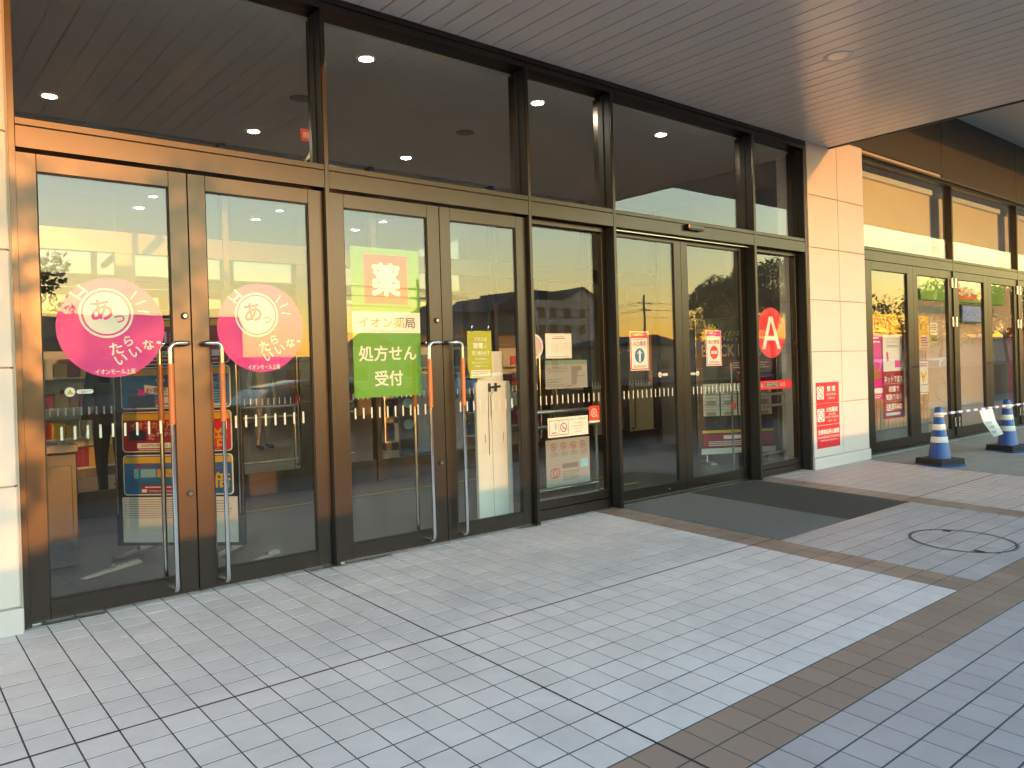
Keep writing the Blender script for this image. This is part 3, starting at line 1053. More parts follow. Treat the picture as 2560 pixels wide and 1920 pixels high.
names = ['first', 'second', 'third', 'fourth', 'fifth']
for j, (y, row) in enumerate(((0.46, 'row close behind the upper windows'), (2.72, 'row deep in the vestibule'))):
    for i, x in enumerate((1.32, 3.10, 4.88, 6.64)):
        downlight('lit round ceiling downlight, %s from the left in the %s' % (names[i], row), x, y)
for i, x in enumerate((3.15, 4.85)):
    downlight('lit downlight in the store ceiling seen above the %s swing doors' % ('left', 'green sign')[i], x, 7.05)
for i, (x, y) in enumerate(((6.6, 7.1), (2.0, 10.0), (5.0, 10.2), (8.5, 10.0))):
    downlight('lit downlight far back in the store ceiling, %s of the far four' % names[i], x, y)
for i, x in enumerate((11.4, 13.9, 16.4, 19.5)):
    downlight('lit downlight inside the right hand shop front, %s from the pillar' % names[i], x, 2.2, 0.056, 3.929)
for i, x in enumerate((3.07, 4.87)):
    o = thing('ceiling_speaker', 'round dark ceiling speaker %s' % ('above the second glass door', 'above the green pharmacy sign')[i], 'speaker', (x, 1.57, ZC))
    build('grille', MB().lathe([(0.0001, ZC - 0.005), (0.09, ZC - 0.005), (0.098, ZC - 0.001)], x, 1.57, 32, cap=False), 'ink', o, smooth=True)

# security camera behind the first upper window
sc_ = thing('security_camera', 'white security camera on a pole behind the first upper window', 'camera', (2.62, 0.42, 2.9))
build('pole', MB().tube([(2.62, 0.42, 3.73), (2.62, 0.42, 2.96)], 0.016, 10), 'offwhite', sc_, smooth=True)
build('housing', MB().tube([(2.66, 0.46, 2.95), (2.52, 0.28, 2.80)], 0.042, 14), 'offwhite', sc_, smooth=True)
build('lens', MB().tube([(2.518, 0.277, 2.798), (2.505, 0.262, 2.784)], 0.034, 14), 'black', sc_, smooth=True)
sg = MB().box(2.50, 2.70, 0.385, 0.389, 2.985, 3.075)
o = thing('camera_notice', 'small dark red notice hanging above the security camera', 'sign', (2.60, 0.39, 3.03))
build('plate', sg, 'crimson', o)
build('lettering', MB().text('防犯カメラ', 2.60, 3.03, 0.384, w=0.16, h=0.045), 'white', o)

# ------------------------------------------------------------------ stickers and notices behind the glass
DY = 0.0004


class Notice:
    """a flat printed sheet; yb = its front face, print layers step towards the viewer"""

    def __init__(s, name, label, cat, cx, y, cz, group=None, rotz=0.0, local=False):
        s.o = thing(name, label, cat, (cx, y, cz), rotz, group)
        s.y = y if not local else 0.0
        s.local = local
        s.k = 0

    def sheet(s, mb_fn, material, name='sheet'):
        mb = MB()
        mb_fn(mb)
        return build(name, mb, material, s.o, local=s.local)

    def layer(s, name, material, fn):
        s.k += 1
        mb = MB()
        fn(mb, s.y - DY * s.k)
        return build(name, mb, material, s.o, local=s.local)


YD = -0.0172          # behind the swing door glass
YW = 0.0635           # behind the fixed window glass
YS = 0.0590           # behind the sliding door glass


def circle_pts(cx, cz, r, n=72):
    return [(cx + r * math.cos(2 * math.pi * i / n), cz + r * math.sin(2 * math.pi * i / n)) for i in range(n)]


def pink_sticker(label, cx, cz):
    N = Notice('round_sticker', label, 'sticker', cx, YD, cz, 'pink round stickers on the swing doors')
    N.sheet(lambda m: m.slab(circle_pts(cx, cz, 0.283), YD, YD + 0.0006), 'magenta', 'disc')
    X = lambda p: cx + (p - 1110) / 870 * 0.283
    Z = lambda p: cz + (870 - p) / 780 * 0.283
    bx_, bz_ = X(1025), Z(640)

    def bulb(m, y):
        m.ring(bx_, bz_, 0.130, 0.142, y, n=64)
        m.disc(bx_, bz_, 0.119, y, n=64)
    N.layer('bulb', 'white', bulb)

    def wh(m, y):
        m.bar(X(590), Z(215), X(735), Z(325), 0.011, y)
        m.bar(X(465), Z(335), X(625), Z(440), 0.011, y)
        m.bar(X(695), Z(300), X(560), Z(410), 0.012, y)
        m.bar(X(1525), Z(285), X(1420), Z(415), 0.0085, y)
        m.bar(X(1675), Z(430), X(1505), Z(495), 0.0085, y)
        m.bar(X(1730), Z(610), X(1540), Z(595), 0.0085, y)
        for ch, px, pz, h, a in (('た', 1165, 1195, 0.070, 14), ('ら', 1365, 1078, 0.058, 16), ('い', 1240, 1370, 0.055, 24), ('い', 1480, 1250, 0.055, 24), ('な', 1700, 1138, 0.060, 14)):
            m.text(ch, X(px), Z(pz), y, h=h, rot=a, bold=0.025)
        m.bar(X(1845), Z(1100), X(1915), Z(1110), 0.014, y)
        m.text('イオンモール上尾', X(1145), Z(1560), y, w=0.211, h=0.031, bold=0.015)
    N.layer('lettering', 'white', wh)

    def mg(m, y):
        m.text('あ', X(945), Z(590), y, h=0.122, rot=8, bold=0.03)
        m.text('っ', X(1232), Z(730), y, h=0.042, w=0.056, bold=0.03)
    N.layer('emblem_letters', 'magenta', mg)


pink_sticker('magenta round sticker with a light bulb on the leftmost glass door', 1.123, 1.598)
pink_sticker('magenta round sticker with a light bulb on the second glass door from the left', 2.000, 1.605)

# green pharmacy sign
gx0, gx1 = fx(2.661, -.017), fx(3.222, -.017)
gcx = (gx0 + gx1) / 2
N = Notice('pharmacy_sign', 'tall green pharmacy sign with a red square on the third glass door', 'sign', gcx, YD, 1.65)
N.sheet(lambda m: m.box(gx0, gx1, YD, YD + 0.0008, 1.121, 2.184), 'green', 'sheet')
N.layer('red_square', 'vermil', lambda m, y: m.rect(fx(2.761, -.017), fx(3.123, -.017), 1.784, 2.136, y))
N.layer('white_band', 'white', lambda m, y: m.rect(gx0, gx1, 1.577, 1.727, y))
N.layer('lettering', 'white', lambda m, y: (m.text('薬', (2.761 + 3.123) / 2 * .9965, 1.96, y, w=0.238, h=0.242, bold=0.045),
                                           m.text('処方せん', gcx, 1.432, y, w=0.478, h=0.112, bold=0.02),
                                           m.text('受付', gcx, 1.253, y, w=0.232, h=0.112, bold=0.02)))
N.layer('grey_lettering', 'ink', lambda m, y: m.text('イオン薬局', gcx, 1.652, y, w=0.468, h=0.080, bold=0.015))


def warn(label, cx, cz, y, side):
    N = Notice('warning_sticker', label, 'sticker', cx, y, cz)
    N.sheet(lambda m: (m.slab(circle_pts(cx, cz, 0.026, 24), y, y + 0.0005), m.slab(rrect(cx + side * 0.075 - 0.042, cx + side * 0.075 + 0.042, cz - 0.012, cz + 0.012, 0.0115), y, y + 0.0005)), 'white', 'sheet')
    N.layer('triangle', 'yellow', lambda m, q: m.poly([(cx - 0.018, cz - 0.013), (cx + 0.018, cz - 0.013), (cx, cz + 0.018)], q))
    N.layer('print', 'ink', lambda m, q: (m.text('自動ドア', cx + side * 0.080, cz, q, w=0.05, h=0.012), m.rect(cx - 0.0015, cx + 0.0015, cz - 0.006, cz + 0.008, q)))


warn('small yellow triangle warning sticker on the leftmost glass door', 0.899, 1.24, YD, 1)
warn('small yellow triangle warning sticker on the left sliding door', 6.03, 1.188, YS, 1)
warn('small yellow triangle warning sticker on the right sliding door', 6.625, 1.184, YS, -1)

# paper notices on the fixed window
x0, x1 = 4.531, 4.842
N = Notice('paper_notice', 'cream paper notice, topmost in the narrow window left of the sliding doors', 'notice', (x0 + x1) / 2, YW, 1.478)
N.sheet(lambda m: m.box(x0, x1, YW, YW + 0.0005, 1.370, 1.586), 'offwhite')
N.layer('print', 'gold', lambda m, y: (m.rect(x0 + .10, x0 + .22, 1.558, 1.563, y), m.rect(x0 + .11, x1 - .05, 1.495, 1.4965, y), m.rect(x0 + .11, x1 - .05, 1.425, 1.4265, y),
                                       m.rect(x0 + .11, x0 + .1115, 1.425, 1.4965, y), m.rect(x1 - .0515, x1 - .05, 1.425, 1.4965, y), m.rect(x0 + .19, x0 + .1915, 1.425, 1.4965, y),
                                       m.ring(x0 + .15, 1.461, .020, .0225, y, n=24), m.ring(x0 + .225, 1.461, .014, .0165, y, n=24), m.lines(x0 + .03, x1 - .02, 1.378, 1.390, 1, y)))
N.layer('heading', 'crimson', lambda m, y: m.lines(x0 + .08, x1 - .06, 1.535, 1.552, 1, y, ragged=0.1))
x0, x1 = 4.520, 5.028
N = Notice('paper_notice', 'paper notice with a green heading, coloured as in shade, below the cream notice', 'notice', (x0 + x1) / 2, YW, 1.228)
N.sheet(lambda m: m.box(x0, x1, YW, YW + 0.0005, 1.106, 1.353), 'paper_in_shade')
N.layer('heading', 'green_in_shade', lambda m, y: (m.rect(x0, x1, 1.315, 1.353, y), m.rect(x0 + .02, x0 + .15, 1.158, 1.172, y), m.rect(x0 + .38, x0 + .48, 1.205, 1.217, y)))
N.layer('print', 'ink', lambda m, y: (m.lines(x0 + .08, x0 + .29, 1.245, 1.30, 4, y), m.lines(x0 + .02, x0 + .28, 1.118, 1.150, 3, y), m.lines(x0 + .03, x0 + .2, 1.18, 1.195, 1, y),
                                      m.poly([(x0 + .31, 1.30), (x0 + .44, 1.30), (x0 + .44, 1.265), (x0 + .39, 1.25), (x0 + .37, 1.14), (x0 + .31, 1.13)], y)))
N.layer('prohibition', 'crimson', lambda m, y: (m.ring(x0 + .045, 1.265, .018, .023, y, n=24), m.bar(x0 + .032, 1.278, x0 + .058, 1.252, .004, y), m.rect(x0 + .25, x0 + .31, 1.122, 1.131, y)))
x0, x1 = 4.531, 5.020
N = Notice('paper_notice', 'white no smoking notice with two framed pictograms in the narrow window', 'notice', (x0 + x1) / 2, YW, 0.772)
N.sheet(lambda m: m.box(x0, x1, YW, YW + 0.0005, 0.687, 0.857), 'white')
N.layer('frame_print', 'crimson', lambda m, y: (m.rect(x0 + .015, x0 + .245, .829, .8335, y), m.rect(x0 + .015, x0 + .245, .704, .7085, y), m.rect(x0 + .015, x0 + .0195, .704, .8335, y),
                                               m.rect(x0 + .2405, x0 + .245, .704, .8335, y), m.rect(x0 + .128, x0 + .1315, .704, .8335, y), m.ring(x0 + .186, .768, .033, .041, y, n=32), m.bar(x0 + .160, .794, x0 + .212, .742, .007, y)))
N.layer('print', 'ink', lambda m, y: (m.rect(x0 + .04, x0 + .10, .722, .730, y), m.bar(x0 + .085, .815, x0 + .085, .755, .006, y), m.bar(x0 + .10, .815, x0 + .10, .755, .004, y), m.rect(x0 + .165, x0 + .205, .757, .763, y),
                                      m.text('加熱式たばこ専用喫煙室あり', x0 + .365, .832, y, w=.215, h=.015), m.text('Designated', x0 + .365, .797, y, w=.10, h=.015), m.text('heated tobacco', x0 + .365, .772, y, w=.13, h=.015),
                                      m.text('smoking room', x0 + .365, .747, y, w=.12, h=.015), m.text('available', x0 + .365, .722, y, w=.08, h=.013)))
x0, x1 = 5.036, 5.170
N = Notice('paper_notice', 'small orange red notice with a white round emblem in the narrow window', 'notice', (x0 + x1) / 2, YW, 0.86)
N.sheet(lambda m: m.box(x0, x1, YW, YW + 0.0005, 0.784, 0.936), 'vermil')
N.layer('emblem', 'white', lambda m, y: (m.rect(x0, x1, .784, .803, y), m.ring(x0 + .062, .872, .030, .038, y, n=32), m.ring(x0 + .062, .872, .010, .017, y, n=24), m.ring(x0 + .104, .838, .008, .012, y, n=20)))
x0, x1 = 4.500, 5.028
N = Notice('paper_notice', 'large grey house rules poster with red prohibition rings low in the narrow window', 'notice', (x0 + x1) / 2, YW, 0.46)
N.sheet(lambda m: m.box(x0, x1, YW, YW + 0.0005, 0.262, 0.668), 'paper_in_shade')
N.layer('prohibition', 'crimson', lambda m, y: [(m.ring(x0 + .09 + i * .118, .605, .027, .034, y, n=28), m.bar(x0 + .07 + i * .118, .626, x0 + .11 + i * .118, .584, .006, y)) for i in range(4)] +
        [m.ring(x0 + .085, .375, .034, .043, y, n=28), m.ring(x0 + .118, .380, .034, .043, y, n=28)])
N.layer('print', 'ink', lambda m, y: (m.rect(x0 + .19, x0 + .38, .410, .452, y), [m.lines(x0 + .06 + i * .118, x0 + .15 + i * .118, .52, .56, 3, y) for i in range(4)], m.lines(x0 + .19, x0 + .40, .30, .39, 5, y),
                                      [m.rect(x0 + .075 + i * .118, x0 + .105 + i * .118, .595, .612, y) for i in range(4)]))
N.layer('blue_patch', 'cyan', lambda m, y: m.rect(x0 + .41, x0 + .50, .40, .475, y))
N = Notice('round_sticker', 'half hidden pale pink round sticker at the left edge of the notice window', 'sticker', 4.40, YW, 1.475)
N.sheet(lambda m: m.slab([(4.405, 1.370)] + [(4.405 + .098 * math.cos(R(a)), 1.475 + .105 * math.sin(R(a))) for a in range(-88, 91, 8)] + [(4.405, 1.580)], YW, YW + .0005), 'white')
N.layer('print', 'skinpink', lambda m, y: m.poly([(4.407, 1.385)] + [(4.407 + .083 * math.cos(R(a)), 1.475 + .09 * math.sin(R(a))) for a in range(-88, 91, 8)] + [(4.407, 1.565)], y))


def door_notice(label, cx, cz, title, kind):
    w, h = 0.268, 0.372
    x0, x1, z0, z1 = cx - w / 2, cx + w / 2, cz - h / 2, cz + h / 2
    N = Notice('door_notice', label, 'notice', cx, YS, cz)
    N.sheet(lambda m: m.box(x0, x1, YS, YS + .0005, z0, z1), 'white')

    def fr(m, y):
        b = .007
        m.rect(x0 + b, x1 - b, z1 - .062, z1 - b, y)
        m.rect(x0 + b, x1 - b, z0 + b, z0 + b + .010, y)
        m.rect(x0 + b, x0 + b + .012, z0 + b + .010, z1 - .062, y)
        m.rect(x1 - b - .012, x1 - b, z0 + b + .010, z1 - .062, y)
    N.layer('border', 'red' if kind == 'in' else 'magenta', fr)
    N.layer('heading', 'white', lambda m, y: m.text('お客さまへ', cx, z1 - .033, y, w=.145, h=.024, bold=.02))
    N.layer('title', 'crimson', lambda m, y: (m.text(title, cx, z1 - .117, y, w=.185, h=.048, bold=.012), m.lines(x0 + .05, x1 - .05, z1 - .082, z1 - .072, 1, y), m.lines(x0 + .045, x1 - .04, z0 + .026, z0 + .05, 2, y, ragged=.1)))
    if kind == 'in':
        N.layer('symbol', 'blue', lambda m, y: m.disc(cx, cz - .045, .070, y, n=40))
        N.layer('arrow', 'white', lambda m, y: (m.rect(cx - .014, cx + .014, cz - .105, cz - .02, y), m.poly([(cx - .040, cz - .030), (cx, cz + .012), (cx + .040, cz - .030), (cx + .014, cz - .022), (cx - .014, cz - .022)], y)))
    else:
        N.layer('symbol', 'red', lambda m, y: m.disc(cx, cz - .045, .070, y, n=40))
        N.layer('bar', 'white', lambda m, y: m.rect(cx - .052, cx + .052, cz - .061, cz - .029, y))


door_notice('red framed entrance only notice with a blue arrow on the left sliding door', fx(5.674, .055), fz(1.423, .055), '入口専用', 'in')
door_notice('red framed exit only notice with a no entry symbol on the right sliding door', fx(6.837, .055), fz(1.441, .055), '出口専用', 'out')

ax_, az_ = fx(7.950, .036), fz(1.607, .036)
N = Notice('round_sticker', 'red round sticker with a white letter A right of the sliding doors', 'sticker', ax_, YW, az_)
N.sheet(lambda m: m.slab(circle_pts(ax_, az_, 0.288), YW, YW + .0006), 'red', 'disc')


def letter_A(m, y):
    w, h, s = .118, .185, .040
    cz = az_ - .0
    for sg in (-1, 1):
        m.poly([(ax_ + sg * w * 1.6, cz - h), (ax_ + sg * (w * 1.6 - .066), cz - h), (ax_ + sg * 0.002, cz + h - .055), (ax_ + sg * .002, cz + h), (ax_ + sg * .036, cz + h)], y)
    m.rect(ax_ - .100, ax_ + .100, cz - .085, cz - .036, y - .0002)


N.layer('letter', 'white', letter_A)


def strip_sign(label, x0, x1, z0, z1, y, cat='sign'):
    cx, cz = (x0 + x1) / 2, (z0 + z1) / 2
    w, h = x1 - x0, z1 - z0
    N = Notice('entrance_sign', label, cat, cx, y, cz)
    N.sheet(lambda m: m.box(x0, x1, y, y + .0006, z0, z1), 'red')
    N.layer('black_plate', 'black', lambda m, q: m.rect(x0 + w * .205, x0 + w * .615, cz - h * .27, cz + h * .27, q))

    def pr(m, q):
        b = .0022
        a0, a1, b0, b1 = x0 + w * .205, x0 + w * .615, cz - h * .27, cz + h * .27
        m.rect(a0, a1, b0, b0 + b, q), m.rect(a0, a1, b1 - b, b1, q), m.rect(a0, a0 + b, b0, b1, q), m.rect(a1 - b, a1, b0, b1, q)
        m.text('ÆON STYLE', x0 + w * .41, cz, q, w=w * .36, h=h * .34)
        m.text('1', x0 + w * .085, cz + h * .02, q, h=h * .46, bold=.02)
        m.text('F', x0 + w * .135, cz - h * .07, q, h=h * .28, bold=.02)
        m.text('入口', x0 + w * .715, cz, q, w=w * .16, h=h * .48, bold=.02)
    N.layer('lettering', 'white', pr)


strip_sign('red strip sign with a black plate under the letter A sticker', fx(7.664, .036), fx(8.345, .036), fz(.969, .036), fz(1.068, .036), YW)
strip_sign('red strip sign with a black plate on the inner partition seen through the second door', 3.72, 4.40, 0.97, 1.07, YI - .012)
N = Notice('round_sticker', 'orange red round sticker on the inner partition half hidden behind a pink sticker', 'sticker', 4.02, YI - .012, 1.60)
N.sheet(lambda m: m.slab(circle_pts(4.02, 1.60, .283), YI - .012, YI - .0114), 'vermil', 'disc')
N.layer('letter', 'white', lambda m, y: m.text('A', 4.02, 1.60, y, w=.30, h=.37, bold=.02))

# red triple notice on the pillar
NX0, NX1, NY = 8.655, 9.188, -0.1025
zz = [0.231, 0.505, 0.762, 1.017]
N = Notice('pillar_notice', 'tall red triple safety notice fixed to the sunlit pillar', 'notice', (NX0 + NX1) / 2, NY, 0.62)
N.sheet(lambda m: [m.box(NX0, NX1, NY, NY + .002, zz[i] + .003, zz[i + 1] - .003) for i in range(3)], 'red')
N.layer('white_square', 'white', lambda m, y: (m.rect(NX0 + .02, NX0 + .175, .815, .965, y), m.rect(NX0 + .02, NX0 + .175, .550, .700, y)))
N.layer('prohibition', 'red', lambda m, y: [(m.ring(NX0 + .0975, z, .055, .068, y, n=36), m.bar(NX0 + .055, z + .042, NX0 + .14, z - .042, .012, y)) for z in (.89, .625)])
N.layer('lettering', 'white', lambda m, y: (m.text('禁 煙', NX0 + .35, .935, y, w=.20, h=.066, bold=.02), m.text('NO SMOKING', NX0 + .35, .867, y, w=.225, h=.026), m.text('禁止吸烟 금연', NX0 + .35, .82, y, w=.15, h=.02),
                                           m.text('火気厳禁', NX0 + .355, .685, y, w=.27, h=.062, bold=.02), m.text('USE OF FIRE', NX0 + .355, .628, y, w=.16, h=.022), m.text('STRICTLY PROHIBITED', NX0 + .355, .595, y, w=.30, h=.022), m.text('严禁烟火 화기엄금', NX0 + .355, .552, y, w=.2, h=.018),
                                           m.text('危険物品持込厳禁', NX0 + .27, .425, y, w=.49, h=.062, bold=.02), m.text('NO DANGEROUS ITEMS ALLOWED', NX0 + .27, .362, y, w=.49, h=.024), m.text('严禁携带危险品 위험물 반입금지', NX0 + .27, .322, y, w=.40, h=.02)))
N.layer('pictogram', 'ink', lambda m, y: [(m.bar(NX0 + .07, z - .02, NX0 + .12, z - .005, .010, y), m.bar(NX0 + .11, z + .005, NX0 + .125, z + .03, .004, y)) for z in (.89, .625)])

# ------------------------------------------------------------------ things inside the vestibule
# poster board standing at an angle behind the left pair of doors
PA = math.degrees(math.atan2(0.74 - 1.47, 2.17 - 1.48))
PW = 1.0
ps = thing('poster_board', 'tall black poster board with blue and red card posters behind the left doors', 'poster board', (1.80, 1.13, 0), PA)
build('board', B(-PW / 2, PW / 2, 0, 0.035, 0.06, 1.80), 'black', ps, local=True, bevel=0.004)
build('frame_edge', MB().tube([(-PW / 2 + .02, -.012, 0.30), (-PW / 2 + .02, -.012, 1.78)], 0.006, 8).tube([(PW / 2 - .02, -.012, 0.30), (PW / 2 - .02, -.012, 1.78)], 0.006, 8), 'steel', ps, local=True)
build('foot', MB().box(-.40, -.32, -.22, .22, 0.0, .02).box(.32, .40, -.22, .22, 0.0, .02).box(-.375, -.345, 0.036, .06, .02, .8).box(.345, .375, 0.036, .06, .02, .8), 'steel_b', ps, local=True)


def board_poster(zb, zt, top, body, fn):
    w = PW / 2 - 0.07
    p = build('poster', MB().slab(rrect(-w, w, zb, zt, 0.03), -0.006, -0.001), 'white', ps, local=True)
    w2 = w - 0.008
    m = MB().slab(rrect(-w2, w2, zb + .008, zt - .008, 0.024), -0.0072, -0.0062)
    build('ground', m, body, p, local=True)
    build('top_strip', MB().box(-w2 + .002, w2 - .002, -0.0080, -0.0073, zt - .062, zt - .016), top, p, local=True)
    for nm, mt_, f in fn:
        mm_ = MB()
        f(mm_)
        build(nm, mm_, mt_, p, local=True)


q = -0.0084
board_poster(1.40, 1.74, 'yellow', 'crimson', [('lettering', 'white', lambda m: (m.rect(-.30, .36, 1.455, 1.50, q), m.text('18', -.02, 1.60, q, h=.09, bold=.03), m.lines(-.36, .38, 1.425, 1.442, 1, q))),
                                               ('figures', 'ink', lambda m: m.text('ごとに10倍', -.05, 1.478, q - .0004, w=.36, h=.034, bold=.02))])
board_poster(1.075, 1.385, 'yellow', 'blue', [('banner', 'white', lambda m: (m.poly([(-.24, 1.255), (-.02, 1.225), (.25, 1.255), (.25, 1.195), (-.02, 1.165), (-.24, 1.195)], q), m.rect(-.12, .02, 1.115, 1.165, q), m.rect(-.15, .40, 1.090, 1.104, q), m.text('特典 20日 30日', -.02, 1.285, q, w=.26, h=.022))),
                                              ('banner_text', 'ink', lambda m: m.text('お客さま感謝デー', 0.0, 1.212, q - .0004, w=.46, h=.042, bold=.02)),
                                              ('card', 'navy', lambda m: m.slab(rrect(-.37, -.16, 1.09, 1.175, .01), q - .0006, q + .0002)),
                                              ('ribbon', 'magenta', lambda m: (m.poly([(-.30, 1.225), (-.235, 1.215), (-.235, 1.175), (-.30, 1.18), (-.28, 1.2)], q), m.rect(-.155, -.125, 1.112, 1.14, q))),
                                              ('offer_text', 'cyan', lambda m: (m.text('おトク!', .31, 1.295, q, w=.14, h=.04, bold=.02), m.text('Payでも!', .31, 1.245, q, w=.16, h=.04, bold=.02), m.lines(.22, .41, 1.10, 1.21, 6, q)))])
board_poster(0.755, 1.055, 'yellow', 'crimson', [('heading', 'yellow', lambda m: m.text('イオンカードのお支払い', -.06, .955, q, w=.60, h=.056, bold=.02)),
                                                ('card', 'navy', lambda m: m.slab(rrect(-.37, -.24, .842, .915, .008), q - .0006, q + .0002)),
                                                ('lettering', 'white', lambda m: (m.text('イオンマークの', -.08, .918, q, w=.16, h=.02), m.text('クレジット払いで', -.03, .888, q, w=.26, h=.03, bold=.02), m.text('ポイント', .05, .845, q, w=.2, h=.04, bold=.02), m.rect(-.31, .30, .785, .822, q),
                                                                                   m.text('ÆON', -.195, .878, q, w=.05, h=.02), m.text('Pay', -.195, .853, q, w=.045, h=.022), m.lines(-.30, .40, .768, .780, 1, q, ragged=.1))),
                                                ('figures', 'ink', lambda m: m.text('200円(税込)ごとに10ポイント', -.01, .803, q - .0004, w=.54, h=.026, bold=.01)),
                                                ('red_patch', 'red', lambda m: m.rect(.20, .415, .77, .985, q)),
                                                ('big_figure', 'yellow', lambda m: m.text('倍', .33, .855, q - .0004, w=.13, h=.14, bold=.03))])
board_poster(0.435, 0.735, 'yellow', 'blue', [('heading', 'purple', lambda m: m.text('電子マネーWAON', -.10, .652, q, w=.46, h=.036, bold=.02)),
                                             ('cards', 'cyan', lambda m: (m.slab(rrect(-.29, -.17, .568, .63, .006), q - .0006, q + .0002), m.slab(rrect(-.345, -.31, .56, .632, .006), q - .0006, q + .0002))),
                                             ('gold_card', 'gold', lambda m: m.slab(rrect(-.16, -.045, .568, .63, .006), q - .0006, q + .0002)),
                                             ('ribbon', 'crimson', lambda m: m.poly([(-.30, .51), (.18, .51), (.18, .452), (-.30, .452), (-.275, .48)], q)),
                                             ('ribbon_text', 'white', lambda m: (m.text('WAON POINTカード', -.05, .466, q - .0004, w=.36, h=.018), m.lines(-.26, .15, .485, .505, 1, q - .0004), m.rect(-.285, -.245, .457, .480, q - .0004))),
                                             ('big_figure', 'yellow', lambda m: m.text('0倍', .31, .545, q, w=.20, h=.12, bold=.03)),
                                             ('small_heading', 'magenta', lambda m: m.text('ポイント', .34, .632, q, w=.12, h=.022, bold=.02))])
ws = build('white_sheet', B(-PW / 2 + .055, PW / 2 - .045, -.006, -.001, .085, .42), 'offwhite', ps, local=True)
build('print', MB().lines(-.42, .10, .26, .41, 9, -.0066, fill=.3).lines(.15, .43, .30, .40, 5, -.0066, fill=.25), 'ink', ws, local=True)
build('rule', B(-.42, .20, -.0068, -.0062, .385, .389), 'gold', ws, local=True)
# steel bin
bn = thing('litter_bin', 'brushed steel litter bin behind the leftmost door', 'bin', (0.90, 1.45, 0))
build('body', B(0.62, 1.155, 1.22, 1.72, 0.02, 0.80), 'bin_steel', bn, bevel=0.008)
build('lid', MB().box(0.612, 1.163, 1.212, 1.728, 0.803, 0.862), 'steel', bn, bevel=0.008)
build('door_panel', B(0.66, 1.12, 1.210, 1.2195, 0.06, 0.72), 'bin_steel', bn, bevel=0.004)
build('opening', B(0.72, 1.06, 1.33, 1.60, 0.8625, 0.866), 'black', bn)
# rubber door wedges on the floor
for i, (x, y, a, lab) in enumerate(((1.30, 0.95, 30, 'long pale door stop bar on the floor behind the leftmost door'), (2.20, 0.52, 33, 'short pale door stop bar on the floor behind the second door'))):
    o = thing('door_stop', lab, 'door stop', (x, y, 0), a)
    L = (0.24, 0.15)[i]
    build('bar', MB().add([(-L, -.025, 0), (L, -.025, 0), (L, .025, 0), (-L, .025, 0), (-L, -.02, .012), (L * .9, -.02, .03), (L * .9, .02, .03), (-L, .02, .012)],
                          [(0, 3, 2, 1), (4, 5, 6, 7), (0, 1, 5, 4), (1, 2, 6, 5), (2, 3, 7, 6), (3, 0, 4, 7)]), 'caulk', o, local=True, bevel=0.003)
    build('stud', MB().lathe([(.018, .0125 if False else .02), (.018, .045), (.010, .05)], 0, 0, 12), 'steel', o, local=True)
# tape on the floor
tp = thing('floor_tape', 'yellow tape line across the dark vestibule floor', 'tape', (4.0, 2.47, 0))
build('tape_line', B(2.3, 5.7, 2.46, 2.49, 0.0006, 0.0016), 'tape', tp)
tp = thing('floor_tape', 'short yellow tape marks on the floor behind the notice window', 'tape', (6.3, 1.1, 0))
build('tape_line', B(5.7, 6.9, 1.40, 1.43, 0.0006, 0.0016), 'tape', tp)
build('tape_line', B(5.9, 6.55, 0.83, 0.86, 0.0006, 0.0016), 'tape', tp)

# white folded board behind door four
wb = thing('folded_panel', 'tall white folded board with a latch leaning behind the fourth door', 'panel', (3.97, 0.12, 0))
build('upper_sheet', B(3.86, 4.13, 0.155, 0.168, 0.09, 1.44), 'offwhite', wb, bevel=0.003)
build('front_sheet', MB().slab(rrect(3.812, 4.17, 0.02, 1.195, 0.03), 0.115, 0.150), 'offwhite', wb, bevel=0.003)
build('fold_line', MB().box(3.962, 3.966, 0.1135, 0.1149, 0.03, 1.15).box(4.118, 4.124, 0.1135, 0.1149, 0.03, 1.17), 'caulk', wb)
build('latch', MB().box(3.935, 3.950, 0.098, 0.1148, 1.11, 1.18).box(4.00, 4.015, 0.098, 0.1148, 1.11, 1.18).tube([(3.94, .100, 1.145), (4.05, .100, 1.152)], .010, 10), 'black', wb)
build('cord', MB().tube([(3.945, .108, 1.14), (3.930, .110, 1.05), (3.928, .110, .60)], .0022, 6).tube([(4.0, .108, 1.14), (3.955, .110, 1.08), (3.955, .110, .90)], .0022, 6), 'ink', wb)
build('slot', MB().box(3.888, 3.893, 0.1137, 0.1149, .70, .77).box(4.078, 4.083, 0.1137, 0.1149, .70, .77), 'crimson', wb)
# yellow green notice hung on the same door
N = Notice('hanging_notice', 'yellow green energy saving notice hanging in a clear sleeve behind the fourth door', 'notice', 3.79, 0.055, 1.42)
hx0, hx1, hz0, hz1 = 3.695, 3.935, 1.225, 1.600
N.sheet(lambda m: m.slab([(hx0, hz1), (hx1, hz1 + .004), (hx1, hz0 + .006), (hx0 + .02, hz0), (hx0 - .004, hz0 + .10)], .055, .057), 'lime')
N.layer('lettering', 'white', lambda m, y: (m.text('イオンは', 3.825, 1.537, y, w=.125, h=.032, bold=.02), m.text('節電', 3.800, 1.485, y, w=.098, h=.046, bold=.03), m.text('に', 3.875, 1.478, y, w=.026, h=.022), m.text('取り組みます', 3.825, 1.428, y, w=.175, h=.030, bold=.02),
                                           m.rect(3.73, 3.905, 1.408, 1.4095, y), m.text('店内照明は', 3.825, 1.378, y, w=.12, h=.017), m.text('節電のため消灯しています', 3.82, 1.350, y, w=.175, h=.016), m.text('ご理解ください', 3.825, 1.322, y, w=.14, h=.016), m.rect(3.725, 3.915, 1.245, 1.290, y)))
N.layer('small_print', 'caulk', lambda m, y: m.lines(3.735, 3.91, 1.25, 1.285, 2, y, ragged=.1))
cl = MB()
